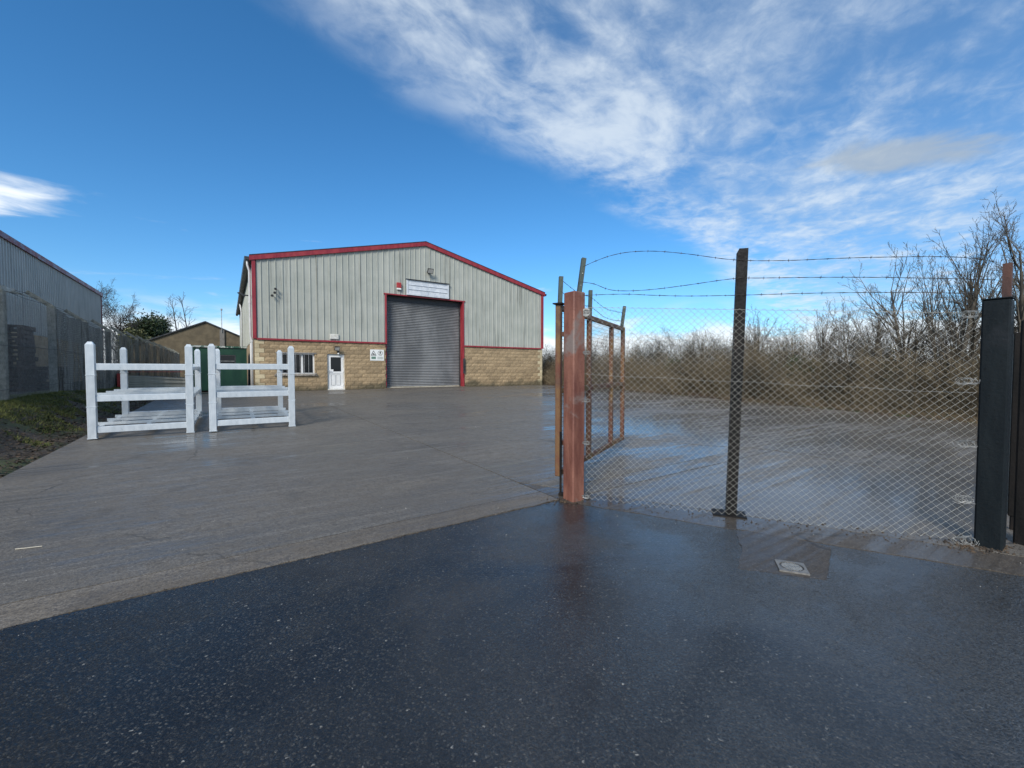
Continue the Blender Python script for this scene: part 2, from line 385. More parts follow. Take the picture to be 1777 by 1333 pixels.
def mat_block(name, ca, cb, cc):
    m, nt, p = new_mat(name); L = nt.links.new
    v = gcoords(nt); n = tnoise(nt, v, 14, 6, 0.7); f = tnoise(nt, v, 60, 4, 0.6); big = tnoise(nt, v, 0.7, 4, 0.6)
    oi = nd(nt, 'ShaderNodeObjectInfo')
    col = mixc(nt, rng(nt, n, 0.35, 0.65), ca, cb)
    col = mixc(nt, mth(nt, 'MULTIPLY', rng(nt, f, 0.55, 0.75), 0.5), col, cc)
    hsv = nd(nt, 'ShaderNodeHueSaturation'); L(col, hsv.inputs['Color']); L(rng(nt, oi.outputs['Random'], 0, 1, 0.8, 1.18, False), hsv.inputs['Value'])
    g = nd(nt, 'ShaderNodeSeparateXYZ'); L(v, g.inputs[0])
    # algae in the splash zone along the wall foot, ragged
    alg = rng(nt, mth(nt, 'ADD', mth(nt, 'SUBTRACT', g.outputs[2], 0.35), mth(nt, 'MULTIPLY', mth(nt, 'SUBTRACT', big, 0.5), 1.5)), 0.42, 0.05)
    col = mixc(nt, mth(nt, 'MULTIPLY', alg, 0.8), hsv.outputs[0], (0.065, 0.060, 0.035))
    L(col, p.inputs['Base Color']); p.inputs['Roughness'].default_value = 0.85
    bump(nt, p, mth(nt, 'ADD', n, mth(nt, 'MULTIPLY', f, 0.3)), 0.8, 0.02)
mat_block('block', (0.30, 0.215, 0.120), (0.40, 0.295, 0.172), (0.20, 0.138, 0.075))
mat_block('quoin', (0.52, 0.43, 0.26), (0.60, 0.51, 0.33), (0.42, 0.34, 0.2))
simple('mortar', (0.40, 0.31, 0.19), (0.50, 0.41, 0.27), 0.9, scale=6, bstr=0.3)
simple('red_trim', (0.24, 0.018, 0.026), (0.32, 0.034, 0.042), 0.4, scale=5, stretch=(1, 1, 0.3), bstr=0.05)
simple('neighbour_trim', (0.15, 0.03, 0.04), (0.22, 0.06, 0.07), 0.5, scale=3, bstr=0.05)
simple('shutter', (0.165, 0.168, 0.168), (0.245, 0.248, 0.245), 0.5, 0.05, scale=0.9, stretch=(1, 1, 0.5), bscale=9, bstr=0.05)
simple('dark_metal', (0.03, 0.032, 0.035), (0.06, 0.06, 0.06), 0.5, 0.2, bstr=0.1)
simple('roof_sheet', (0.16, 0.165, 0.17), (0.22, 0.22, 0.22), 0.6, scale=2)
simple('upvc', (0.72, 0.72, 0.69), (0.80, 0.80, 0.78), 0.35, scale=2, bstr=0.0)
simple('upvc_dirty', (0.62, 0.60, 0.52), (0.76, 0.74, 0.68), 0.5, scale=5, bstr=0.05)
simple('gasket', (0.30, 0.30, 0.30), (0.38, 0.38, 0.38), 0.6, bstr=0.0)
simple('stone_sill', (0.10, 0.09, 0.075), (0.34, 0.31, 0.27), 0.9, scale=9, bstr=0.5)
simple('bar_metal', (0.26, 0.265, 0.27), (0.40, 0.40, 0.40), 0.5, 0.2, scale=12)
simple('downpipe', (0.52, 0.52, 0.50), (0.62, 0.62, 0.60), 0.45, scale=3, bstr=0.05)
simple('board_white', (0.52, 0.56, 0.60), (0.66, 0.69, 0.71), 0.55, scale=4, bscale=12, bstr=0.1)
simple('sign_white', (0.76, 0.77, 0.72), (0.82, 0.82, 0.78), 0.4, scale=2, bstr=0)
simple('sign_black', (0.02, 0.022, 0.025), (0.03, 0.03, 0.03), 0.5, bstr=0)
simple('sign_green', (0.10, 0.20, 0.15), (0.16, 0.25, 0.19), 0.5, bstr=0)
simple('sign_grey', (0.45, 0.49, 0.45), (0.52, 0.55, 0.51), 0.5, bstr=0)
simple('alarm_red', (0.36, 0.03, 0.03), (0.42, 0.05, 0.04), 0.35, bstr=0)
simple('lamp_glass', (0.45, 0.44, 0.40), (0.55, 0.54, 0.50), 0.15, bstr=0)
simple('galvanised', (0.54, 0.585, 0.605), (0.60, 0.64, 0.655), 0.42, 0.2, scale=16, bscale=90, bstr=0.04, per_obj=0.06, stretch=(1, 1, 0.4))
simple('galv_wire', (0.36, 0.35, 0.30), (0.54, 0.52, 0.45), 0.4, 0.15, scale=8, bstr=0)
simple('galv_old', (0.20, 0.21, 0.20), (0.40, 0.40, 0.38), 0.55, 0.4, scale=14, bstr=0.3)
simple('barbed', (0.045, 0.04, 0.037), (0.10, 0.09, 0.08), 0.6, 0.5, scale=20, bstr=0)
def mat_rust(name, a, b, c, thr=(0.45, 0.6)):
    m, nt, p = new_mat(name); L = nt.links.new; v = coords(nt, (1, 1, 0.25)); v2 = coords(nt)
    n = tnoise(nt, v, 5, 7, 0.65, 0.3); f = tnoise(nt, v2, 38, 5, 0.65); k = tnoise(nt, v2, 2.1, 4, 0.6, 0.4)
    col = mixc(nt, rng(nt, n, 0.36, 0.62), a, b); col = mixc(nt, rng(nt, k, *thr), col, c)
    col = mixc(nt, mth(nt, 'MULTIPLY', rng(nt, f, 0.55, 0.75), 0.6), col, tuple(x * 0.45 for x in a))
    if sum(a) < 0.05: p.inputs['Specular IOR Level'].default_value = 0.18
    L(col, p.inputs['Base Color']); L(rng(nt, f, 0.3, 0.7, 0.45, 0.75), p.inputs['Roughness'])
    bump(nt, p, mth(nt, 'ADD', n, f), 0.35, 0.008)
mat_rust('rust_red', (0.125, 0.042, 0.028), (0.235, 0.10, 0.066), (0.20, 0.155, 0.135), (0.53, 0.62))
mat_rust('rust_gate', (0.12, 0.040, 0.023), (0.18, 0.11, 0.036), (0.10, 0.05, 0.03), (0.5, 0.62))
mat_rust('rust_brown', (0.055, 0.024, 0.017), (0.11, 0.046, 0.028), (0.035, 0.02, 0.016))
mat_rust('angle_iron', (0.040, 0.055, 0.048), (0.075, 0.10, 0.085), (0.085, 0.055, 0.035), (0.55, 0.7))
mat_rust('dark_post', (0.005, 0.008, 0.010), (0.009, 0.013, 0.015), (0.016, 0.019, 0.022), (0.55, 0.7))
mat_rust('black_post', (0.006, 0.006, 0.006), (0.014, 0.012, 0.011), (0.035, 0.024, 0.018), (0.58, 0.72))
simple('gate_mesh', (0.07, 0.045, 0.035), (0.13, 0.10, 0.085), 0.6, 0.3, scale=10, bstr=0)
simple('green_paint', (0.004, 0.036, 0.019), (0.007, 0.055, 0.028), 0.5, scale=3, stretch=(1, 1, 0.4), bscale=10, bstr=0.1)
simple('flaking', (0.02, 0.08, 0.05), (0.45, 0.47, 0.43), 0.7, scale=7, lo=0.45, hi=0.56, bstr=0.3)
simple('render_brown', (0.105, 0.082, 0.048), (0.165, 0.132, 0.082), 0.9, scale=1.6, bscale=14, bstr=0.4)
simple('render_grey', (0.15, 0.14, 0.12), (0.21, 0.195, 0.17), 0.9, scale=3, bscale=14, bstr=0.3)
simple('concrete_post', (0.13, 0.135, 0.11), (0.28, 0.28, 0.24), 0.9, scale=9, bscale=40, bstr=0.5)
simple('panel_cream', (0.38, 0.35, 0.27), (0.50, 0.46, 0.37), 0.6, scale=4, bstr=0.1)
simple('timber_brown', (0.045, 0.026, 0.020), (0.095, 0.055, 0.040), 0.8, scale=5, stretch=(1, 6, 6), bstr=0.3, per_obj=0.3)
simple('timber_tan', (0.30, 0.19, 0.10), (0.42, 0.29, 0.16), 0.8, scale=5, stretch=(1, 6, 6), bstr=0.3, per_obj=0.15)
simple('scrap_plastic', (0.35, 0.36, 0.33), (0.5, 0.5, 0.46), 0.5, scale=6, bstr=0.2)
simple('chrome', (0.55, 0.55, 0.55), (0.65, 0.65, 0.65), 0.3, 0.8, bstr=0)
simple('cast_iron', (0.05, 0.05, 0.05), (0.10, 0.10, 0.10), 0.4, 0.5, scale=20, bstr=0.2)
simple('cover_frame', (0.16, 0.155, 0.145), (0.25, 0.24, 0.22), 0.5, 0.4, scale=20, bstr=0.2)
simple('cover_pad', (0.42, 0.41, 0.38), (0.55, 0.54, 0.5), 0.3, 0.7, scale=20, bstr=0.1)
simple('bark', (0.055, 0.046, 0.034), (0.125, 0.108, 0.082), 0.9, scale=9, stretch=(1, 1, 0.3), bstr=0.0, per_obj=0.15)
simple('twig', (0.12, 0.090, 0.050), (0.215, 0.168, 0.100), 0.85, scale=1.1, bstr=0.0, per_obj=0.28)
simple('twig_dark', (0.032, 0.028, 0.018), (0.075, 0.064, 0.042), 0.85, scale=1.1, bstr=0.0, per_obj=0.3)
simple('far_twig', (0.060, 0.055, 0.052), (0.105, 0.095, 0.085), 0.9, scale=1.1, bstr=0.0, per_obj=0.2)
simple('dry_grass', (0.085, 0.052, 0.032), (0.20, 0.145, 0.085), 0.9, scale=1.5, bstr=0.0)
simple('leaf_dark', (0.018, 0.036, 0.012), (0.050, 0.078, 0.024), 0.55, scale=2.5, bstr=0.0, per_obj=0.2)
simple('leaf_olive', (0.085, 0.095, 0.035), (0.15, 0.15, 0.06), 0.7, scale=2.5, bstr=0.0)
simple('moss', (0.048, 0.066, 0.013), (0.15, 0.155, 0.042), 0.9, scale=2.0, bstr=0.0)
simple('leaf_litter', (0.022, 0.016, 0.011), (0.085, 0.058, 0.036), 0.9, scale=8.0, bstr=0.0)
simple('pebble', (0.20, 0.19, 0.165), (0.48, 0.46, 0.42), 0.7, scale=9.0, bstr=0.1)
def mat_glass():
    m, nt, p = new_mat('dark_glass'); p.inputs['Base Color'].default_value = (0.006, 0.009, 0.012, 1)
    p.inputs['Roughness'].default_value = 0.06; p.inputs['Specular IOR Level'].default_value = 0.3
mat_glass()
def mat_net():
    m, nt, p = new_mat('netting'); L = nt.links.new; v = coords(nt, (1, 1, 1))
    vs = coords(nt, (2.2, 2.2, 0.35)); n = tnoise(nt, vs, 2.2, 6, 0.65, 0.3); k = tnoise(nt, v, 9, 6, 0.65); f = tnoise(nt, v, 46, 3, 0.6)
    w = nd(nt, 'ShaderNodeTexWave', wave_type='BANDS', bands_direction='Z'); w.inputs['Scale'].default_value = 5.5; w.inputs['Distortion'].default_value = 1.2; w.inputs['Detail'].default_value = 3; L(v, w.inputs['Vector'])
    col = mixc(nt, rng(nt, n, 0.36, 0.64), (0.06, 0.066, 0.062), (0.20, 0.21, 0.195))
    col = mixc(nt, mth(nt, 'MULTIPLY', rng(nt, k, 0.55, 0.72), 0.7), col, (0.33, 0.34, 0.32))
    col = mixc(nt, mth(nt, 'MULTIPLY', rng(nt, w.outputs['Fac'], 0.3, 0.8), 0.35), col, (0.03, 0.033, 0.03))
    L(col, p.inputs['Base Color']); p.inputs['Roughness'].default_value = 0.85
    L(rng(nt, mth(nt, 'ADD', mth(nt, 'MULTIPLY', f, 0.6), mth(nt, 'MULTIPLY', n, 0.4)), 0.40, 0.50, 0.12, 1.0), p.inputs['Alpha'])
    bump(nt, p, mth(nt, 'ADD', k, w.outputs['Fac']), 0.4, 0.01)
mat_net()

# ------------------------------------------------------------------ ground
FENCE_U = -5.27; EDGE_U = -3.6
RE0 = (18.95, 0.6); RE1 = (13.9, -23.4)            # right edge of the yard in u, v
def right_off(u, v):
    """signed distance to the right of the yard's right edge"""
    dx, dy = RE1[0] - RE0[0], RE1[1] - RE0[1]; l = math.hypot(dx, dy)
    return -((u - RE0[0]) * dy - (v - RE0[1]) * dx) / l * 1.0
if right_off(40, -10) < 0:
    _ro = right_off
    right_off = lambda u, v: -_ro(u, v)
def smooth(a, b, x):
    t = min(1, max(0, (x - a) / (b - a))); return t * t * (3 - 2 * t)
def ground_z(u, v):
    x, y = XY(u, v); z = gz(y) - 0.07
    if v > -22.6:
        rise = 0.62 - 0.22 * smooth(-9, -2, v)
        z += (rise * smooth(EDGE_U - 0.15, FENCE_U + 0.15, u) + 0.09 * smooth(EDGE_U + 0.10, EDGE_U - 0.12, u)) * smooth(-23.5, -21.9, v)
    r = right_off(u, v)
    if r > -0.3 and v < 12:
        z += 0.09 * smooth(-0.1, 0.25, r) + 1.5 * smooth(2.6, 8.0, r) * smooth(-40, -24, v)
    d = max(abs(u), abs(v))
    z += math.sin(u * 1.9 + v * 0.7) * 0.012 + math.sin(v * 2.7 - u) * 0.012
    return z
def build_ground():
    us = [-1500, -700, -300, -150, -80, -50, -30, -20, -14, -10, -8, -7, -6.3, -5.8] + list(np.arange(-5.5, -3.2, 0.1)) + list(np.arange(-3, 13, 2)) + list(np.arange(13, 28, 0.5)) + [30, 34, 40, 60, 100, 200, 500, 1000, 1500]
    vs = [-1500, -600, -250, -120, -70, -50, -40, -34, -30] + list(np.arange(-28, 20, 0.4)) + [22, 26, 30, 36, 44, 60, 90, 150, 300, 600, 1000, 2500]
    V = []; F = []
    for v in vs:
        for u in us:
            x, y = XY(u, v); zz = ground_z(u, v)
            if -5.4 < u < -3.5 or (-0.1 < right_off(u, v) < 9 and v < 12): zz += rnd.uniform(-0.018, 0.018)
            V.append((x, y, zz))
    n = len(us)
    for j in range(len(vs) - 1):
        for i in range(n - 1):
            a = j * n + i; F.append((a, a + 1, a + n + 1, a + n))
    m = np_mesh('ground', V, F); struct(link('ground', m, 'soil', smooth=True))
build_ground()

def clip(poly, a, b, c):
    """keep a*u+b*v+c >= 0"""
    out = []
    for i in range(len(poly)):
        p, q = poly[i], poly[(i + 1) % len(poly)]
        dp, dq = a * p[0] + b * p[1] + c, a * q[0] + b * q[1] + c
        if dp >= 0: out.append(p)
        if (dp >= 0) != (dq >= 0):
            t = dp / (dp - dq); out.append((p[0] + t * (q[0] - p[0]), p[1] + t * (q[1] - p[1])))
    return out
def half(p, q, inside):
    a, b = -(q[1] - p[1]), q[0] - p[0]; c = -(a * p[0] + b * p[1])
    if a * inside[0] + b * inside[1] + c < 0: a, b, c = -a, -b, -c
    return a, b, c
P1 = UV(0.55, 4.45); P2 = UV(3.3, 2.98); P3 = UV(14.0, -2.70)
H_ROAD = half(P1, P2, (10, -10)); H_RIGHT = half(RE0, RE1, (5, -10))
_k = math.hypot(H_ROAD[0], H_ROAD[1]); H_APR = (H_ROAD[0] / _k, H_ROAD[1] / _k, H_ROAD[2] / _k - 0.42)
def shrink(poly, g):
    cx = sum(p[0] for p in poly) / len(poly); cy = sum(p[1] for p in poly) / len(poly)
    out = list(poly)
    for i in range(len(poly)):
        p, q = poly[i], poly[(i + 1) % len(poly)]
        l = math.hypot(q[0] - p[0], q[1] - p[1])
        if l < 1e-6: continue
        a, b, c = half(p, q, (cx, cy)); k = math.hypot(a, b)
        out = clip(out, a / k, b / k, c / k - g)
    return out
def slab_mesh(poly, top=0.0, depth=0.12, g=0.008):
    """flat concrete bay that follows the fall of the yard"""
    poly = shrink(poly, g)
    if len(poly) < 3: return None
    k = math.hypot(H_ROAD[0], H_ROAD[1]); out = []
    for i in range(len(poly)):
        p, q = poly[i], poly[(i + 1) % len(poly)]; out.append(p)
        on_r = all(abs(H_ROAD[0] * t[0] + H_ROAD[1] * t[1] + H_ROAD[2]) / k < 0.02 for t in (p, q)); on_l = abs(p[1] + 22.2) < 0.02 and abs(q[1] + 22.2) < 0.02 and max(p[0], q[0]) < P1[0] + .1
        if on_r or on_l:
            l = math.hypot(q[0] - p[0], q[1] - p[1]); n = int(l / 0.05); amp = 0.022 if on_r else 0.010; w = 0.0
            for j in range(1, n):
                w = 0.7 * w + rnd.uniform(-amp, amp); t = j / n; out.append((p[0] + (q[0] - p[0]) * t, p[1] + (q[1] - p[1]) * t + w))
    poly = out
    # split into strips so that it can follow the fall
    mb = MB(); vmin, vmax = min(p[1] for p in poly), max(p[1] for p in poly)
    n = max(1, int((vmax - vmin) / 1.5)) if vmax > -6 else 1
    for k in range(n):
        a, b = vmin + (vmax - vmin) * k / n, vmin + (vmax - vmin) * (k + 1) / n
        q = clip(clip(poly, 0, 1, -a), 0, -1, b)
        if len(q) < 3: continue
        ar = sum(q[i][0] * q[(i + 1) % len(q)][1] - q[(i + 1) % len(q)][0] * q[i][1] for i in range(len(q)))
        if ar < 0: q = q[::-1]
        mb.poly([P(u, v, top) for u, v in q])
    ar = sum(poly[i][0] * poly[(i + 1) % len(poly)][1] - poly[(i + 1) % len(poly)][0] * poly[i][1] for i in range(len(poly)))
    pl = poly if ar > 0 else poly[::-1]
    for i in range(len(pl)):
        p, q = pl[i], pl[(i + 1) % len(pl)]
        mb.poly([P(*p, top - depth), P(*q, top - depth), P(*q, top), P(*p, top)])
    return mb
yard = struct(empty('concrete_yard', P(3, -10)))
def add_slab(poly, mat='concrete', top=0.0, name='concrete_slab'):
    mb = slab_mesh(poly, top)
    if mb is None or not mb.f: return None
    o = mb.build(name, mat); o.parent = yard; o.matrix_parent_inverse = Matrix.Translation(-Vector(yard.location)); return o
def rect(u0, u1, v0, v1): return [(u0, v0), (u1, v0), (u1, v1), (u0, v1)]
UB = [EDGE_U, P1[0], 6.4, 11.1, 16.0, 21.0]; VBn = [-22.2, -21.86, -16.2, -10.2, -4.2, -0.02]
for i in range(5):
    for j in range(5):
        r = rect(UB[i], UB[i + 1], VBn[j], VBn[j + 1])
        if i > 0:
            r = clip(r, *H_APR); r = clip(r, *H_RIGHT) if len(r) >= 3 else r
        if len(r) >= 3: add_slab(r, 'concrete_strip' if j == 0 and i == 0 else 'concrete', rnd.uniform(-0.003, 0.003))
for i in range(1, 5):          # bays below the gate line, down to the road edge
    for v0, v1 in ((-28.2, -22.2), (-34.2, -28.2)):
        r = clip(rect(UB[i], UB[i + 1], v0, v1), *H_APR)
        if len(r) >= 3: r = clip(r, *H_RIGHT)
        if len(r) >= 3: add_slab(r, 'concrete', rnd.uniform(-0.003, 0.003))
for v0, v1 in ((-0.02, 6), (6, 12), (12, 18), (18, 24), (24, 33)): add_slab(rect(EDGE_U, -0.03, v0, v1), 'concrete')
for i in range(1, 5):          # worn apron bays between the fence and the road
    r = clip(clip(rect(UB[i], UB[i + 1], -34.2, -21.0), *H_ROAD), -H_APR[0], -H_APR[1], -H_APR[2])
    if len(r) >= 3: r = clip(r, *H_RIGHT)
    if len(r) >= 3: add_slab(r, 'concrete_apron', -0.001)
# low worn concrete strip where yard and road meet, along the fence
def strip_poly(a, b, w0, w1):
    d = Vector((b[0] - a[0], b[1] - a[1])).normalized(); n = Vector((d.y, -d.x))
    return [(a[0] + n.x * w0, a[1] + n.y * w0), (b[0] + n.x * w0, b[1] + n.y * w0), (b[0] + n.x * w1, b[1] + n.y * w1), (a[0] + n.x * w1, a[1] + n.y * w1)]
# road
def build_road():
    mb = MB(); top = -0.004
    far = 70
    left = clip(rect(-90, P1[0], -95, -22.2), 1, 0, 90)
    mb.poly([P(u, v, top) for u, v in left])
    right = clip(rect(P1[0], 110, -95, 5), *half(P1, P2, (20, -60)))
    mb.poly([P(u, v, top) for u, v in right])
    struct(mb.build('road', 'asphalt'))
build_road()
# brown concrete repair in the road round the stop tap cover
def wpt(x, y, dz): return (x, y, gz(y) + dz)
PATCH = [(1.60, 2.98), (1.83, 2.90), (2.10, 2.81), (2.14, 2.86), (2.30, 3.05), (2.50, 3.30), (2.44, 3.42), (2.03, 3.66), (1.93, 3.62), (1.80, 3.28)]
_r = random.Random(4); _q = []; _w = 0.0
for i in range(len(PATCH)):
    a, b = PATCH[i], PATCH[(i + 1) % len(PATCH)]; n = max(2, int(math.hypot(b[0] - a[0], b[1] - a[1]) / 0.035))
    for k in range(n):
        _w = 0.75 * _w + _r.uniform(-.008, .008); _q.append((a[0] + (b[0] - a[0]) * k / n + _w, a[1] + (b[1] - a[1]) * k / n + _w * _r.uniform(0.4, 1)))
PATCH = _q
mb = MB(); mb.poly([wpt(x, y, 0.003) for x, y in PATCH])
for i in range(len(PATCH)):
    a, b = PATCH[i], PATCH[(i + 1) % len(PATCH)]; mb.poly([wpt(*a, -0.03), wpt(*b, -0.03), wpt(*b, 0.003), wpt(*a, 0.003)])
struct(mb.build('concrete_patch', 'concrete_patch'))
def build_cover():
    o = empty('stop_tap_cover', wpt(1.985, 2.985, 0.003), math.radians(-22)); o.scale = (0.86, 0.86, 1)
    tag(o, 'small square metal water stop tap cover with round chequered lid in the brown concrete patch', 'manhole cover')
    s = 0.105; mb = MB(); n = 24
    ring = [(0.088 * math.cos(2 * math.pi * k / n), 0.088 * math.sin(2 * math.pi * k / n)) for k in range(n)]
    outer = []
    for k in range(n):
        t = 2 * math.pi * k / n; c, d = math.cos(t), math.sin(t); q = s / max(abs(c), abs(d)); outer.append((c * q, d * q))
    b = 0
    for (pts, z) in ((outer, -0.02), (outer, 0.010), (ring, 0.010), (ring, 0.0)):
        mb.v += [(x, y, z) for x, y in pts]
    for a in range(3):
        for k in range(n):
            l = (k + 1) % n; mb.f.append((a * n + k, a * n + l, a * n + n + l, a * n + n + k))
    mb.build('frame', 'cover_frame', o)
    mb = MB(); mb.tube([(0, 0, -0.01), (0, 0, 0.004)], 0.083, 28); lid = mb.build('lid', 'cast_iron', o)
    mb = MB()
    for i in range(-6, 7):
        for j in range(-6, 7):
            x, y = i * 0.0125 + (0.006 if j % 2 else 0), j * 0.0125
            if math.hypot(x, y) < 0.074:
                r = Matrix.Rotation(0.78 if (i + j) % 2 else -0.78, 3, 'Z')
                mb.box(-0.006, 0.006, -0.0024, 0.0024, 0.004, 0.0085, r, (x, y, 0))
    stuff(mb.build('tread', 'cover_pad', lid))
build_cover()

# ------------------------------------------------------------------ the warehouse
BW = 18.7; EAVE = 6.93; RISE = 2.2; BD = 27.0; CB = 2.76
def roof(u): return EAVE + RISE * (1 - abs(u - BW / 2) / (BW / 2))
FLOOR = 0.352
bld = empty('warehouse', (B0[0], B0[1], FLOOR), ANG)
tag(bld, 'grey clad industrial warehouse with red trim, tan block base and roller door', 'warehouse')
DOOR0, DOOR1, DOORH = 6.85, 11.95, 5.67
OPEN = [(3.50, 4.42, 0, 2.025), (1.0, 2.84, 0.9, 2.025)]
def wall_backing():
    mb = MB(); y0, y1 = 0.06, 0.30; lo = -0.3
    for (a, b) in ((0.02, 1.0), (2.84, 3.50), (4.42, 6.80)): mb.box(a, b, y0, y1, lo, 2.9)
    mb.box(1.0, 2.84, y0, y1, lo, 0.9); mb.box(1.0, 2.84, y0, y1, 2.025, 2.9); mb.box(3.5, 4.42, y0, y1, 2.025, 2.9); mb.box(3.5, 4.42, y0, y1, lo, 0.0)
    mb.build('wall', 'mortar', bld)
    MB().box(12.0, BW - 0.02, y0, y1, lo, 2.9).build('wall', 'mortar', bld)
    mb = MB()      # inner leaf behind the cladding, with the door opening
    def gable(a, b, z0):
        us = [a] + [x for x in (BW / 2,) if a < x < b] + [b]
        mb.prism([(a, z0), (b, z0)] + [(x, roof(x) - 0.15) for x in us[::-1]], 0.08, 0.28)
    gable(0.05, DOOR0 - 0.1, 2.9); gable(DOOR1 + 0.1, BW - 0.05, 2.9); gable(DOOR0 - 0.1, DOOR1 + 0.1, DOORH + 0.1)
    mb.box(0.02, 0.24, 0.30, BD, -0.3, EAVE - 0.2); mb.box(BW - 0.24, BW - 0.02, 0.3, BD, -0.3, EAVE - 0.2); mb.box(0.02, BW - 0.02, BD - 0.2, BD, -0.3, EAVE - 0.2)
    mb.build('inner_wall', 'neighbour_cladding', bld)
wall_backing()
def block_proto(seed, n=4, m=2, amp=0.018):
    r = random.Random(seed); mb = MB()
    for j in range(m + 1):
        for i in range(n + 1):
            edge = i in (0, n) or j in (0, m)
            mb.v.append((i / n, 0.0 if edge else -r.uniform(0.15, 1.0) * amp, j / m))
    for j in range(m):
        for i in range(n):
            a = j * (n + 1) + i; mb.f.append((a, a + 1, a + n + 2, a + n + 1))
    b = len(mb.v); mb.v += [(0, 0.07, 0), (1, 0.07, 0), (1, 0.07, 1), (0, 0.07, 1)]
    c = [0, n, (n + 1) * (m + 1) - 1, (n + 1) * m]
    for k in range(4):
        l = (k + 1) % 4; mb.f.append((c[l], c[k], b + k, b + l))
    return mb.mesh('block')
BLK = [block_proto(i) for i in range(6)]; QUO = [block_proto(40 + i, 3, 2, 0.006) for i in range(3)]
for m in BLK: m.materials.append(MAT['block'])
for m in QUO: m.materials.append(MAT['quoin'])
def blocks():
    ch, bw, jt = 0.225, 0.45, 0.010; pieces = []
    for c in range(12):
        z0, z1 = c * ch, (c + 1) * ch; off = 0 if c % 2 else -bw / 2
        for (s0, s1, ql, qr) in ((0.0, 6.80, True, False), (12.0, BW, False, True)):
            qw = 0.44 if c % 2 else 0.22
            a0 = s0 + (qw if ql else 0); b0 = s1 - (qw if qr else 0)
            if ql: pieces.append((s0, s0 + qw, z0, z1, 1))
            if qr: pieces.append((s1 - qw, s1, z0, z1, 1))
            x = s0 + off
            while x < b0:
                p, q = max(x, a0), min(x + bw, b0); x += bw
                seg = [(p, q)]
                for (o0, o1, oz0, oz1) in OPEN:
                    if z0 < oz1 - 0.01 and z1 > oz0 + 0.01:
                        ns = []
                        for (m, n) in seg:
                            if m < o0: ns.append((m, min(n, o0)))
                            if n > o1: ns.append((max(m, o1), n))
                        seg = ns
                for (m, n) in seg:
                    if n - m > 0.05: pieces.append((m, n, z0, z1, 0))
    for (a, b, z0, z1, q) in pieces:
        src = rnd.choice(QUO if q else BLK)
        o = link('quoin_block' if q else 'block', src, None, bld)
        o.location = (a + jt / 2, -0.006 if q else 0.0, z0 + jt / 2); o.scale = (b - a - jt, 1, z1 - z0 - jt)
blocks()
def corr_profile(a, b, rib=0.333, off=0.0):
    """x, y samples of a ribbed sheet between a and b; y is outwards negative"""
    pts = [(a, 0.0)]; k = math.ceil((a - off) / rib)
    while True:
        c = off + k * rib; k += 1
        if c - 0.030 > b: break
        for dx, y in ((-0.030, 0.0), (-0.018, -0.034), (0.018, -0.034), (0.030, 0.0)):
            x = c + dx
            if a < x < b: pts.append((x, y))
    pts.append((b, 0.0)); return pts
def sheet(a, b, z0, top, name='cladding_sheet', mat='cladding', parent=None, y=-0.02):
    pr = corr_profile(a, b); mb = MB()
    for (x, dy) in pr:
        mb.v += [(x, y + dy, z0), (x, y + dy, top(x))]
    for i in range(len(pr) - 1): mb.f.append((2 * i, 2 * i + 2, 2 * i + 3, 2 * i + 1))
    # returns at the two ends give the sheet its thickness
    n = len(mb.v)
    for (x, dy) in (pr[0], pr[-1]): mb.v += [(x, y + dy + 0.05, z0), (x, y + dy + 0.05, top(x))]
    mb.f.append((n, 0, 1, n + 1)); mb.f.append((2 * len(pr) - 2, n + 2, n + 3, 2 * len(pr) - 1))
    return mb.build(name, mat, parent)
def front_cladding():
    top = lambda x: roof(x) - 0.12
    for (a, b, z0) in ((0.14, DOOR0 - 0.08, CB), (DOOR0 - 0.08, DOOR1 + 0.08, DOORH + 0.05), (DOOR1 + 0.08, BW - 0.14, CB)):
        n = round((b - a) / 1.0)
        for k in range(n): 
            p, q = a + (b - a) * k / n, a + (b - a) * (k + 1) / n
            sheet(p + 0.0015, q - 0.0015, z0, top, parent=bld)
front_cladding()
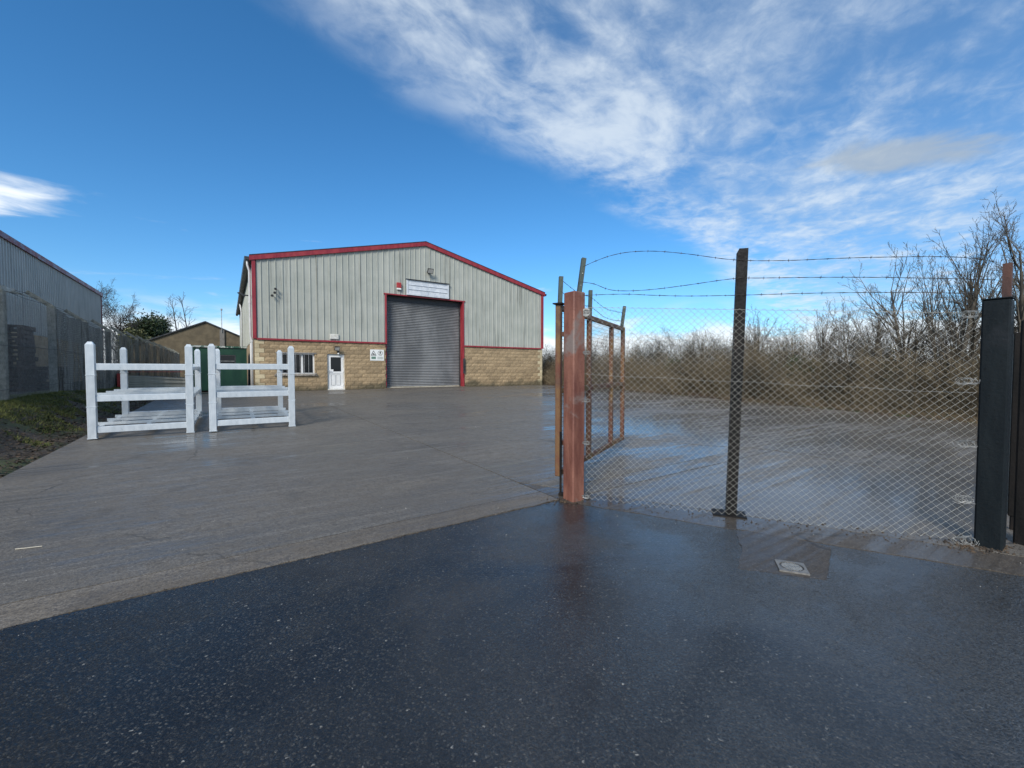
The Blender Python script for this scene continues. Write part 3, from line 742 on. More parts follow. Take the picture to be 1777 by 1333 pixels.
def trims():
    mb = MB(); w = 0.25
    for (a, b) in ((-0.16, BW / 2), (BW / 2, BW + 0.16)):
        ra, rb = roof(a) + 0.06, roof(b) + 0.06
        o = MB().prism([(a, ra - w), (b, rb - w), (b, rb), (a, ra)], -0.13, 0.25).build('verge_flashing', 'red_trim', bld)
        MB().prism([(a, ra + 0.0025), (b, rb + 0.0025), (b, rb + 0.03), (a, ra + 0.03)], -0.15, 0.30).build('cap', 'dark_metal', o)
    MB().box(-0.06, 0.10, -0.085, 0.18, CB - 0.02, EAVE - 0.16).build('corner_flashing', 'red_trim', bld)
    MB().box(BW - 0.15, BW + 0.05, -0.085, 0.18, CB - 0.02, EAVE - 0.16).build('corner_flashing', 'red_trim', bld)
    for (a, b) in ((0.102, DOOR0 - 0.1), (DOOR1 + 0.1, BW - 0.152)):
        MB().prism([(0, 0), (0, 0)][:0] or [(a, CB - 0.07), (b, CB - 0.07), (b, CB + 0.02), (a, CB + 0.02)], -0.075, 0.055).build('drip_flashing', 'red_trim', bld)
    # door surround and reveals
    MB().box(DOOR0 - 0.1, DOOR0 - 0.002, -0.07, 0.05, CB - 0.07, DOORH).build('door_jamb', 'red_trim', bld)
    MB().box(DOOR1 + 0.002, DOOR1 + 0.1, -0.07, 0.05, 0, DOORH).build('door_jamb', 'red_trim', bld)
    MB().box(DOOR1 + 0.002, DOOR1 + 0.05, 0.052, 0.62, 0, DOORH).build('door_reveal', 'red_trim', bld)
    MB().box(DOOR0 - 0.05, DOOR0 - 0.002, 0.052, 0.62, 0, DOORH).build('door_reveal', 'red_trim', bld)
    MB().box(DOOR0 - 0.18, DOOR1 + 0.18, -0.08, 0.05, DOORH + 0.002, DOORH + 0.07).build('door_head', 'red_trim', bld)
    MB().box(DOOR0 - 0.1, DOOR1 + 0.1, 0.052, 0.62, DOORH + 0.005, DOORH + 0.06).build('door_soffit', 'dark_metal', bld)
trims()
def shutter():
    d = empty('roller_door', (0, 0, 0)); d.parent = bld
    mb = MB(); n = 54; h = DOORH / n; prof = []
    for k in range(n):
        z = 0.09 + k * (DOORH - 0.09) / n; hh = (DOORH - 0.09) / n
        prof += [(0.405, z), (0.372, z + hh * 0.12), (0.352, z + hh * 0.35), (0.366, z + hh * 0.62), (0.400, z + hh * 0.9)]
    prof.append((0.405, DOORH))
    for (y, z) in prof: mb.v += [(DOOR0, y, z), (DOOR1, y, z)]
    for i in range(len(prof) - 1): mb.f.append((2 * i, 2 * i + 1, 2 * i + 3, 2 * i + 2))
    stuff(mb.build('curtain', 'shutter', d))
    MB().box(DOOR0, DOOR1, 0.345, 0.41, 0.03, 0.09).build('bottom_rail', 'panel_cream', d)
    MB().box(DOOR1 - 0.09, DOOR1, 0.30, 0.36, 0.03, DOORH).build('guide_rail', 'dark_metal', d)
    MB().box(DOOR0, DOOR0 + 0.09, 0.30, 0.36, 0.03, DOORH).build('guide_rail', 'dark_metal', d)
    MB().box(DOOR0, DOOR1, 0.33, 0.42, DOORH - 0.32, DOORH - 0.003).build('roll_cover', 'dark_metal', d)
    MB().box(DOOR1 + 0.012, DOOR1 + 0.16, -0.10, -0.0, 0.9, 1.9).build('control_box', 'dark_metal', d)
    MB().box(DOOR0 - 0.2, DOOR1 + 0.2, -0.25, 0.7, -0.05, 0.03).build('threshold', 'concrete_strip', d)
shutter()
def roofing():
    for (a, b, nm) in ((-0.2, BW / 2, 'roof_slope'), (BW / 2, BW + 0.2, 'roof_slope')):
        MB().prism([(a, roof(a) - 0.04), (b, roof(b) - 0.04), (b, roof(b) + 0.05), (a, roof(a) + 0.05)], 0.252, BD + 0.1).build(nm, 'roof_sheet', bld)
    MB().prism([(-0.34, EAVE - 0.20), (-0.18, EAVE - 0.20), (-0.15, EAVE - 0.04), (-0.37, EAVE - 0.04)], -0.05, BD).build('gutter', 'dark_metal', bld)
    MB().prism([(BW + 0.18, EAVE - 0.20), (BW + 0.34, EAVE - 0.20), (BW + 0.37, EAVE - 0.04), (BW + 0.15, EAVE - 0.04)], -0.05, BD).build('gutter', 'dark_metal', bld)
    # side walls: ribbed sheet in x = const plane
    for s, x0 in ((-1, 0.0), (1, BW)):
        mb = MB(); pr = corr_profile(0.18, BD)
        for (y, d) in pr: mb.v += [(x0 + s * (0.01 - d), y, 2.76), (x0 + s * (0.01 - d), y, EAVE - 0.05)]
        for i in range(len(pr) - 1): mb.f.append((2 * i, 2 * i + 2, 2 * i + 3, 2 * i + 1) if s > 0 else (2 * i + 1, 2 * i + 3, 2 * i + 2, 2 * i))
        mb.build('side_cladding', 'cladding', bld)
        MB().box(min(x0 - s * 0.02, x0 + s * 0.01), max(x0 - s * 0.02, x0 + s * 0.01), 0.18, BD, -0.3, 2.72).build('side_base', 'block', bld)
    # rainwater pipes at the left corner
    mb = MB(); mb.tube([(-0.24, 0.12, EAVE - 0.2), (-0.24, 0.12, 6.5), (-0.16, 0.12, 6.2), (-0.16, 0.12, 2.9), (-0.10, 0.12, 2.6), (-0.10, 0.12, 0.0)], 0.055, 10)
    o = mb.build('downpipe', 'downpipe', bld, smooth=True)
    for z in (2.62, 1.4, 4.6): MB().tube([((-0.10 if z < 2.7 else -0.16), 0.12, z - 0.05), ((-0.10 if z < 2.7 else -0.16), 0.12, z + 0.05)], 0.07, 10).build('collar', 'downpipe', o)
    MB().tube([(-0.11, 0.75, 2.55), (-0.11, 0.75, 0.0)], 0.06, 10).build('downpipe', 'downpipe', bld, smooth=True)
    MB().tube([(-0.22, BD * 0.62, EAVE - 0.2), (-0.12, BD * 0.62, 6.0), (-0.12, BD * 0.62, 0.0)], 0.06, 8).build('downpipe', 'downpipe', bld, smooth=True)
roofing()
def window():
    w = empty('window', (1.0, 0, 0.9)); w.parent = bld; W_, H_ = 1.84, 1.125
    mb = MB(); y0, y1 = 0.11, 0.18; f = 0.07
    mb.box(0, W_, y0, y1, 0, f); mb.box(0, W_, y0, y1, H_ - f, H_); mb.box(0, f, y0, y1, f, H_ - f); mb.box(W_ - f, W_, y0, y1, f, H_ - f)
    mb.box(W_ / 3 - 0.05, W_ / 3 + 0.05, y0, y1, f, H_ - f); mb.box(2 * W_ / 3 - 0.05, 2 * W_ / 3 + 0.05, y0, y1, f, H_ - f)
    mb.build('frame', 'upvc', w)
    for k in range(3): MB().box(k * W_ / 3 + 0.052, (k + 1) * W_ / 3 - 0.052, 0.14, 0.15, f + 0.002, H_ - f - 0.002).build('pane', 'dark_glass', w)
    mb = MB(); mb.chbox(-0.12, W_ + 0.12, -0.09, 0.16, -0.10, -0.004, 0.008); mb.build('sill', 'stone_sill', w)
    x = 0.06
    while x < W_: 
        MB().tube([(x, -0.045, -0.0), (x, -0.045, H_ + 0.06)], 0.011, 6).build('bar', 'bar_metal', w); x += 0.21
    for z in (0.04, H_ + 0.02): MB().box(-0.06, W_ + 0.08, -0.055, -0.035, z - 0.015, z + 0.015).build('bar_rail', 'bar_metal', w)
window()
def pdoor():
    d = empty('entrance_door', (3.50, 0, 0)); d.parent = bld; W_, H_ = 0.92, 2.025; y0, y1 = 0.07, 0.14
    mb = MB(); f = 0.075
    mb.box(0.004, f, y0, y1, 0.03, H_ - 0.004); mb.box(W_ - f, W_ - 0.004, y0, y1, 0.03, H_ - 0.004); mb.box(f, W_ - f, y0, y1, H_ - f, H_ - 0.004)
    mb.build('frame', 'upvc_dirty', d)
    MB().box(0.0, W_, -0.03, 0.16, 0.0, 0.055).build('threshold', 'upvc_dirty', d)
    lf = empty('leaf', (0, 0, 0)); lf.parent = d
    a, b = f + 0.006, W_ - f - 0.006; g = 0.10; yl0, yl1 = 0.082, 0.13; mid = 0.98
    mb = MB(); mb.box(a, a + g, yl0, yl1, 0.06, H_ - f - 0.006); mb.box(b - g, b, yl0, yl1, 0.06, H_ - f - 0.006)
    mb.box(a + g, b - g, yl0, yl1, H_ - f - 0.1, H_ - f - 0.006); mb.box(a + g, b - g, yl0, yl1, mid - 0.06, mid + 0.06); mb.box(a + g, b - g, yl0, yl1, 0.06, 0.2)
    mb.build('stiles', 'upvc', lf)
    MB().box(a + g, b - g, 0.105, 0.115, mid + 0.06, H_ - f - 0.1).build('pane', 'dark_glass', lf)
    MB().box(a + g, b - g, 0.1, 0.12, 0.2, mid - 0.06).build('lower_panel', 'upvc', lf)
    m = (a + b) / 2
    for (p, q) in ((a + g + 0.03, m - 0.025), (m + 0.025, b - g - 0.03)):
        MB().box(p, q, 0.094, 0.0998, 0.25, mid - 0.12).build('moulding', 'gasket', lf)
        MB().box(p + 0.022, q - 0.022, 0.085, 0.0935, 0.272, mid - 0.142).build('raised_panel', 'upvc', lf)
    mb = MB(); mb.box(a + 0.02, a + 0.055, 0.07, 0.081, 0.88, 1.12); mb.tube([(a + 0.037, 0.07, 1.03), (a + 0.037, 0.03, 1.03), (a + 0.16, 0.03, 1.03)], 0.011, 6); mb.build('handle', 'chrome', d)
    MB().box(a + 0.06, a + 0.24, 0.072, 0.0815, 1.02, 1.16).build('letter_plate', 'upvc', d)
    for z in (0.3, 1.05, 1.8): MB().box(W_ - f - 0.02, W_ - f + 0.03, 0.05, 0.081, z - 0.06, z + 0.06).build('hinge', 'upvc', d)
pdoor()
def on_wall(name, u, z, y=0.0):
    x, yy = XY(u, y); return empty(name, (x, yy, FLOOR + z), ANG)
def fixtures():
    # panelled board over the roller door
    o = on_wall('fascia_board', 8.07, 5.76); tag(o, 'pale grey panelled fascia board fixed over the roller door head', 'board')
    W_, H_ = 2.83, 0.93; y0, y1 = -0.16, -0.085
    MB().box(0, W_, -0.115, -0.085, 0, H_).build('backing', 'board_white', o)
    fr = MB(); fr.box(0.0, 0.10, y0, -0.117, 0, H_); fr.box(W_ - 0.10, W_, y0, -0.117, 0, H_); fr.box(0.10, W_ - 0.10, y0, -0.117, 0, 0.07)
    fr.build('frame', 'board_white', o)
    MB().box(-0.05, W_ + 0.05, -0.22, -0.085, H_ + 0.002, H_ + 0.035).build('hood', 'dark_metal', o)
    for i in range(2):
        for k in range(3):
            x0, x1 = 0.115 + i * 1.315, 0.115 + i * 1.315 + 1.285; z0 = 0.085 + k * 0.275
            s = MB().prism([(x0, z0), (x1, z0), (x1, z0 + 0.25), (x0, z0 + 0.25)], -0.135, -0.117).build('panel', 'board_white', o)
            if k < 2: MB().box(x0, x1, -0.165, -0.117, z0 + 0.252, z0 + 0.272).build('ledge', 'board_white', o)
    # floodlight over the board
    def flood(name, u, z, label, s=1.0, y=-0.055):
        o = on_wall(name, u, z, y); tag(o, label, 'floodlight')
        R = Matrix.Rotation(math.radians(28), 3, 'X')
        MB().box(-0.16 * s, 0.16 * s, -0.05, 0.05, -0.13 * s, 0.13 * s, R, (0, -0.24 * s, 0)).build('housing', 'dark_metal', o)
        MB().box(-0.135 * s, 0.135 * s, -0.058, -0.051, -0.105 * s, 0.105 * s, R, (0, -0.24 * s, 0)).build('lens', 'lamp_glass', o)
        MB().box(-0.10 * s, 0.02 * s, -0.20 * s, 0.0, -0.06 * s, 0.02).build('bracket', 'dark_metal', o)
        return o
    flood('floodlight', 9.55, 7.35, 'square floodlight high on the cladding above the fascia board', 1.15)
    o = flood('floodlight', 3.98, 2.33, 'small floodlight with motion sensor over the white entrance door', 0.85, 0.0)
    mb = MB(); mb.tube([(0.09, 0.0, -0.28), (0.09, -0.07, -0.28), (0.10, -0.11, -0.30)], [0.05, 0.055, 0.03], 10); mb.build('sensor', 'upvc', o, smooth=True)
    MB().box(0.05, 0.13, -0.05, 0.0, -0.26, -0.10).build('sensor_stem', 'dark_metal', o)
    # alarm box
    o = on_wall('alarm_box', 7.60, 6.00, -0.053); tag(o, 'small red burglar alarm sounder box left of the fascia board', 'alarm')
    MB().chbox(-0.14, 0.14, -0.11, 0, 0.11, 0.44, 0.02).build('housing', 'alarm_red', o); MB().chbox(-0.135, 0.135, -0.11, 0, 0.0, 0.105, 0.02).build('strobe', 'sign_white', o)
    # three dark spot lamps high at the left
    for (u, z, wh) in ((0.98, 5.18, 'middle'), (1.02, 5.38, 'upper'), (0.86, 5.02, 'lower')):
        o = on_wall('spot_lamp', u, z, -0.055); tag(o, '%s dark round spot lamp of the cluster of three on the cladding' % wh, 'spot lamp', 'cluster of three lamps on the cladding')
        MB().tube([(0, 0, 0), (0, -0.10, 0)], 0.02, 6).build('stem', 'dark_metal', o)
        MB().tube([(0, -0.09, 0.0), (-0.02, -0.13, -0.02), (-0.04, -0.19, -0.04)], [0.025, 0.055, 0.068], 12).build('shade', 'dark_metal', o)
    # side floodlight on the left wall
    x, y = XY(-0.06, 0.9); o = empty('floodlight', (x, y, FLOOR + 5.05), ANG); tag(o, 'dark bracketed floodlight on the side wall beside the downpipe', 'floodlight')
    MB().box(-0.42, 0.0, -0.03, 0.03, -0.03, 0.03).build('bracket', 'dark_metal', o); MB().prism([(-0.62, 0.10), (-0.30, -0.10), (-0.26, -0.02), (-0.5, 0.14)], -0.13, 0.13).build('housing', 'dark_metal', o)
    # pale plate at the foot of the cladding
    o = on_wall('vent_plate', 3.62, 2.87, -0.052); tag(o, 'pale plastic plate at the cladding foot above the entrance door', 'vent')
    MB().box(0, 0.46, -0.05, 0, 0, 0.27).build('plate', 'upvc_dirty', o)
    for k in range(5): MB().box(0.04, 0.42, -0.06, -0.051, 0.03 + k * 0.045, 0.05 + k * 0.045).build('slat', 'upvc_dirty', o)
    # safety sign
    o = on_wall('safety_sign', 5.85, 1.68, -0.022); tag(o, 'white safety sign with warning triangle and pedestrian circle beside roller door', 'sign')
    Wd, Hd = 0.82, 0.66
    MB().chbox(0, Wd, -0.012, 0, 0, Hd, 0.004).build('board', 'sign_white', o)
    yb0, yb1 = -0.0165, -0.0122
    def flat(name, polys, mat):
        mb = MB()
        for p in polys: mb.prism(p, yb0, yb1)
        return mb.build(name, mat, o)
    def bar(a, b, w):
        a, b = Vector((a[0], a[1])), Vector((b[0], b[1])); d = (b - a).normalized(); n = Vector((-d.y, d.x)) * w / 2
        return [tuple(a - n), tuple(b - n), tuple(b + n), tuple(a + n)]
    A, Bq, Cq = (0.05, 0.31), (0.35, 0.31), (0.20, 0.59)
    flat('warning_triangle', [bar(A, Bq, 0.026), bar(Bq, Cq, 0.026), bar(Cq, A, 0.026)], 'sign_black')
    flat('vehicle_symbol', [[(0.13, 0.35), (0.27, 0.35), (0.27, 0.39), (0.22, 0.40), (0.20, 0.45), (0.155, 0.45), (0.15, 0.40), (0.13, 0.39)], [(0.24, 0.37), (0.29, 0.37), (0.29, 0.385), (0.24, 0.385)]], 'sign_black')
    cx, cz, r = 0.595, 0.45, 0.145; n = 28
    flat('circle', [[(cx + r * math.cos(2 * math.pi * k / n), cz + r * math.sin(2 * math.pi * k / n)), (cx + r * math.cos(2 * math.pi * (k + 1) / n), cz + r * math.sin(2 * math.pi * (k + 1) / n)), (cx + (r - .018) * math.cos(2 * math.pi * (k + 1) / n), cz + (r - .018) * math.sin(2 * math.pi * (k + 1) / n)), (cx + (r - .018) * math.cos(2 * math.pi * k / n), cz + (r - .018) * math.sin(2 * math.pi * k / n))] for k in range(n)], 'sign_black')
    flat('walker_symbol', [[(cx + 0.02 * math.cos(k), cz + 0.10 + 0.02 * math.sin(k)) for k in (0, 1.05, 2.1, 3.14, 4.19, 5.24)], [(cx - 0.025, cz + 0.0), (cx + 0.025, cz + 0.0), (cx + 0.03, cz + 0.075), (cx - 0.03, cz + 0.075)], bar((cx - 0.012, cz), (cx - 0.05, cz - 0.10), 0.024), bar((cx + 0.012, cz), (cx + 0.05, cz - 0.10), 0.024), bar((cx - 0.02, cz + .06), (cx - 0.07, cz + .01), 0.018), bar((cx + 0.02, cz + .06), (cx + 0.07, cz + .02), 0.018)], 'sign_black')
    flat('text_panel', [[(0.07, 0.10), (0.33, 0.10), (0.33, 0.24), (0.07, 0.24)]], 'sign_green')
    flat('text_panel', [[(0.42, 0.09), (0.77, 0.09), (0.77, 0.24), (0.42, 0.24)]], 'sign_grey')
fixtures()

# ------------------------------------------------------------------ steel stillages
def make_stillage():
    o = empty('steel_stillage', (0, 0, 0), ANG); WU, WV, H = 1.62, 3.25, 0.60; p = 0.128
    for (x, y) in ((0, 0), (WU - p, 0), (WU - p, WV - p), (0, WV - p)):
        mb = MB(); mb.chbox(x, x + p, y, y + p, 0.0, H - 0.002, 0.006)
        b = len(mb.v); i = 0.034     # tapered cap that takes the foot of the next frame
        mb.v += [(x + .008, y + .008, H - 0.0025), (x + p - .008, y + .008, H - 0.0025), (x + p - .008, y + p - .008, H - 0.0025), (x + .008, y + p - .008, H - 0.0025), (x + i, y + i, H + 0.045), (x + p - i, y + i, H + 0.045), (x + p - i, y + p - i, H + 0.045), (x + i, y + p - i, H + 0.045)]
        for k in range(4): mb.f.append((b + k, b + (k + 1) % 4, b + 4 + (k + 1) % 4, b + 4 + k))
        mb.f.append((b + 4, b + 5, b + 6, b + 7))
        l = mb.build('post', 'galvanised', o)
        MB().box(x - 0.007, x + p + 0.007, y - 0.005, y + p + 0.005, 0.001, 0.017).build('foot_plate', 'galvanised', l)
    z0, z1 = 0.105, 0.225
    for y in (0.02, WV - 0.12): MB().chbox(p + 0.001, WU - p - 0.001, y, y + 0.10, z0, z1, 0.006).build('end_rail', 'galvanised', o)
    for x in (0.02, WU - 0.11): MB().chbox(x, x + 0.09, p + 0.001, WV - p - 0.001, z0 - 0.01, z1 - 0.05, 0.006).build('side_rail', 'galvanised', o)
    for k in range(1, 4):
        y = k * (WV - 0.1) / 4
        mb = MB(); mb.box(0.0, WU, y, y + 0.05, z1 - 0.048, z1 - 0.042); mb.box(0.0, WU, y, y + 0.006, z1 - 0.042, z1 + 0.012); mb.build('cross_beam', 'galvanised', o)
    MB().chbox(WU / 2 - 0.04, WU / 2 + 0.04, 0.122, WV - 0.122, z0, z1 - 0.05, 0.006).build('centre_beam', 'galvanised', o)
    return o
st0 = make_stillage(); first = True
WHERE = ('bottom', 'middle', 'top')
for (x, y, where, dr) in ((-8.02, 8.02, 'beside the grass verge', 0.0), (-6.36, 8.93, 'nearest to the warehouse door', -0.015)):
    for k in range(3):
        o = st0 if first else copy_tree(st0)
        first = False
        o.location = (x, y, gz(y) + 0.018 + k * 0.602); o.rotation_euler = (0, 0, ANG + dr + rnd.uniform(-0.004, 0.004))
        o.rotation_euler.x = 0.010
        tag(o, '%s galvanised steel stillage of the stack of three %s' % (WHERE[k], where), 'stillage', 'galvanised stillages in two stacks')

# ------------------------------------------------------------------ gate posts, gate leaf, chain link fence
G_RED = Vector((0.66, 4.53, 0)); G_MID = Vector((2.08, 4.00, 0)); G_DARK = Vector((3.81, 3.36, 0))
FD = (G_DARK - G_RED).normalized(); FANG = math.atan2(FD.y, FD.x)
def barbed_strand(pts, name, parent, seed=0, step=0.115):
    """twisted pair with barbs along a polyline (Catmull-Rom)"""
    r = random.Random(seed); pts = [Vector(p) for p in pts]; q = []
    for i in range(len(pts) - 1):
        a, b, c, d = pts[max(i - 1, 0)], pts[i], pts[i + 1], pts[min(i + 2, len(pts) - 1)]
        n = max(4, int((c - b).length / 0.05))
        for k in range(n):
            t = k / n; q.append(0.5 * ((2 * b) + (c - a) * t + (2 * a - 5 * b + 4 * c - d) * t * t + (3 * b - a - 3 * c + d) * t ** 3))
    q.append(pts[-1]); mb = MB()
    for ph in (0, math.pi):
        mb.tube([p + Vector((0, math.cos(i * 1.3 + ph) * 0.0016, math.sin(i * 1.3 + ph) * 0.0016)) for i, p in enumerate(q)], 0.0019, 4)
    acc = 0
    for i in range(1, len(q)):
        acc += (q[i] - q[i - 1]).length
        if acc > step:
            acc = 0; d = (q[i] - q[i - 1]).normalized()
            mb.tube([q[i] - d * 0.006, q[i] + d * 0.006], 0.0042, 5)
            for s in range(2):
                w = Vector((r.uniform(-1, 1), r.uniform(-1, 1), r.uniform(-1, 1))).normalized(); w = (w - d * w.dot(d)).normalized()
                mb.tube([q[i] - w * 0.016 + d * 0.004 * s, q[i] + w * 0.016 + d * 0.004 * s], 0.0012, 3)
    return mb.build(name, 'barbed', parent)
def rel(o, p): return tuple(Vector(p) - Vector(o.location)) if not o.rotation_euler.z else tuple(Matrix.Rotation(-o.rotation_euler.z, 3, 'Z') @ (Vector(p) - Vector(o.location)))
# red post
RED_ANG = ANG
z0 = gz(G_RED.y); red = empty('gate_post', (G_RED.x, G_RED.y, z0), RED_ANG); tag(red, 'thick rusty red steel gate post at the chain link fence end', 'gate post')
def hollow_post(w, d, h):
    mb = MB(); mb.chbox(-w / 2, w / 2, -d / 2, d / 2, -0.05, h, 0.012); return mb
hollow_post(0.165, 0.165, 2.20).build('post', 'rust_red', red)
def angle_iron(h, w=0.045, t=0.006, holes=True):
    mb = MB(); mb.box(-w / 2, w / 2, 0, t, 0, h); mb.box(-w / 2, -w / 2 + t, t, w, 0, h); return mb
ai = angle_iron(0.40); a = ai.build('wire_arm', 'angle_iron', red, (0.045, -0.03, 2.18)); a.rotation_euler = (math.radians(-4), math.radians(9), -ANG + math.radians(10))
for zz in (0.10, 0.23): MB().tube([(0, -0.004, zz), (0, 0.0, zz)], 0.006, 6).build('bolt', 'galv_wire', a)
# dark post
z0 = gz(G_DARK.y); dark = empty('gate_post', (G_DARK.x, G_DARK.y, z0), ANG); tag(dark, 'wide dark painted steel gate post at the right fence end', 'gate post')
hollow_post(0.15, 0.155, 1.95).build('post', 'dark_post', dark); MB().box(-0.08, 0.08, -0.082, 0.082, 1.951, 1.958).build('cap', 'dark_post', dark)
a = angle_iron(0.42, 0.05).build('wire_arm', 'rust_brown', dark, (0.105, -0.055, 1.82))
# far gate beyond the dark post: slim post and mesh leaf
G2 = Vector((4.13, 3.36, 0)); z0 = gz(G2.y)
p2 = empty('gate_post', (4.125, 3.40, z0), ANG); tag(p2, 'slim dark brown gate post close behind the wide dark post', 'gate post')
hollow_post(0.10, 0.10, 1.80).build('post', 'black_post', p2)
# chain link fence
fence = empty('chain_link_fence', (G_RED.x, G_RED.y, gz(G_RED.y)), FANG)
tag(fence, 'galvanised chain link fence panel with barbed wire between red and dark posts', 'fence')
FLEN = (G_DARK - G_RED).length
def flocal(t, z): return (t, 0.0, z)
TOP_A, TOP_B = 2.05, 1.86           # mesh top above the ground at each end
BOT_DROP = gz(G_DARK.y) - gz(G_RED.y)
def zig(mirror, h=0.0318, a=0.0325, n=64, r=0.0016):
    pts = []
    for k in range(n + 1):
        s = (k % 2) ^ mirror
        pts.append((a * s * 1.06 - 0.001, (0.003 if s else -0.003), k * h))
    mb = MB(); mb.tube(pts, r, 4); m = mb.mesh('mesh_wire'); m.materials.append(MAT['galv_wire']); return m
ZG = [zig(0), zig(1)]; ZH = 64 * 0.0318
x = 0.13; k = 0
while x < FLEN - 0.13:
    t = x / FLEN; o = link('mesh_wire', ZG[k % 2], None, fence)
    bot = BOT_DROP * t + 0.012 + 0.006 * math.sin(x * 5) + rnd.uniform(-0.002, 0.002); top = TOP_A + (TOP_B + BOT_DROP - TOP_A) * t
    o.location = (x, 0.0, bot); o.scale = (1, 1, (top - bot) / ZH); o.rotation_euler = (rnd.uniform(-0.003, 0.003), rnd.uniform(-0.003, 0.003), 0)
    x += 0.0325; k += 1
def fz(t, frac): 
    b = BOT_DROP * t; return b + (TOP_A + (TOP_B + BOT_DROP - TOP_A) * t - b) * frac
for fr, col in ((0.995, 'galv_wire'), (0.655, 'galv_old'), (0.34, 'barbed')):
    MB().tube([(0.11 + (FLEN - 0.22) * q / 8, 0.006, fz(q / 8, fr) - (0.012 if q % 2 and fr < 0.9 else 0)) for q in range(9)], 0.0016, 5).build('line_wire', col, fence)
# intermediate post
tm = (G_MID - G_RED).length
mp = MB(); mp.prism([(-0.045, -0.01), (0.045, -0.01), (0.045, 2.52), (-0.03, 2.52), (-0.045, 2.49)], 0.012, 0.085); o = mp.build('line_post', 'black_post', fence, (tm, 0.0, BOT_DROP * tm / FLEN)); o.rotation_euler = (0, math.radians(1.4), 0)
MB().box(-0.16, 0.13, -0.05, 0.15, -0.004, 0.010).build('base_plate', 'black_post', fence, (tm, 0.03, BOT_DROP * tm / FLEN))
# knots of slack wire at the dark post
def knot(loc, s, seed):
    r = random.Random(seed); mb = MB()
    for j in range(5):
        pts = []; ph = r.uniform(0, 6.28)
        for i in range(14): t = i * 0.75 + ph; pts.append((s * (0.5 * math.cos(t) + r.uniform(-.12, .12)) + s * 0.08 * (i - 7), s * r.uniform(-.3, .3), s * (0.36 * math.sin(t) + r.uniform(-.1, .1))))
        mb.tube(pts, 0.0019, 4)
    return mb.build('wire_tie', 'galv_old', fence, loc)
for i, fr in enumerate((0.985, 0.70, 0.43, 0.19)): knot((FLEN - 0.17, -0.01, fz(0.95, fr)), 0.075, i)
knot((FLEN - 0.16, -0.03, fz(0.95, 0.015)), 0.09, 9)
for i, fr in enumerate((0.975, 0.765, 0.52, 0.30, 0.02)): knot((0.135, -0.01, fz(0.03, fr)), 0.045, 20 + i)
MB().tube([(0.125, -0.01, 1.985), (0.125, 0.012, 1.985)], 0.045, 14).build('wire_coil', 'galv_old', fence)
# barbed strands over the fence (fence-local: along, across, up)
def W3(x, y, z): return Vector(rel(fence, (x, y, z)))
def strand(pts, seed): barbed_strand(pts, 'barbed_strand', fence, seed)
zb = lambda t, h: BOT_DROP * t / FLEN + h
strand([(0.085, 0.0, 2.46), (0.22, 0.0, 2.51), (0.38, 0.01, 2.555), (0.56, 0.02, 2.575), (0.8, 0.02, 2.56), (1.1, 0.02, 2.505), (1.50, 0.008, 2.41), (1.9, 0.02, 2.37), (2.5, 0.03, 2.345), (3.1, 0.05, 2.30), (FLEN + 0.02, 0.10, 2.25)], 1)
strand([(0.05, 0.0, 2.31), (0.2, 0.02, 2.28), (0.36, 0.02, 2.21), (0.55, 0.02, 2.185), (0.8, 0.02, 2.185), (1.1, 0.02, 2.205), (1.5, 0.008, 2.235), (1.75, 0.02, 2.225), (2.4, 0.03, 2.185), (3.0, 0.05, 2.135), (FLEN + 0.02, 0.10, 2.105)], 2)
strand([(0.10, 0.0, 2.165), (0.5, 0.02, 2.155), (0.8, 0.02, 2.125), (1.1, 0.02, 2.10), (1.5, 0.008, 2.08), (2.2, 0.02, 2.06), (2.8, 0.04, 2.03), (FLEN - 0.1, 0.08, 2.0)], 3)
# gate leaf
LA = Vector((0.502, 4.70, 0)); LB = Vector((1.88, 7.22, 0)); LD = (LB - LA); LLEN = LD.length; LANG = math.atan2(LD.y, LD.x)
lz = gz(LA.y) + 0.20
leaf = empty('gate_leaf', (LA.x, LA.y, lz), LANG); tag(leaf, 'rusty steel mesh gate leaf swung open behind the red post', 'gate')
LH = 1.90; TW = 0.06
def lslope(x): return 0.0
for i, x in enumerate((0.0, 0.365 * LLEN, 0.735 * LLEN, LLEN - TW)):
    MB().chbox(x, x + TW, -0.03, 0.03, 0.0 if i in (0, 3) else TW + 0.001, LH if i in (0, 3) else LH - TW - 0.001, 0.006).build('upright', 'rust_gate', leaf)
for z, nm in ((0.0, 'bottom_rail'), (LH / 2 - 0.03, 'middle_rail'), (LH - TW, 'top_rail')):
    MB().chbox(TW + 0.001, LLEN - TW - 0.001, -0.026, 0.026, z, z + TW, 0.005).build(nm, 'rust_gate', leaf)
sg = []
x = TW
while x < LLEN - TW: sg.append((x, 0.031, 0.02, x, 0.031, LH - 0.02, 0.0017, 0.0017)); x += 0.05
z = 0.03
while z < LH: sg.append((0.02, 0.034, z, LLEN - 0.02, 0.034, z, 0.0017, 0.0017)); z += 0.05
m = segs_mesh('wire_mesh', sg, 4); stuff(link('wire_mesh', m, 'gate_mesh', leaf))
for x, h, tilt in ((0.07, 0.34, 0.04), (0.39 * LLEN, 0.36, 0.02), (LLEN - 0.09, 0.37, 0.13)):
    a = angle_iron(h).build('wire_arm', 'angle_iron', leaf, (x, 0.0, LH - 0.02)); a.rotation_euler = (0.0, tilt, -LANG + 0.1)
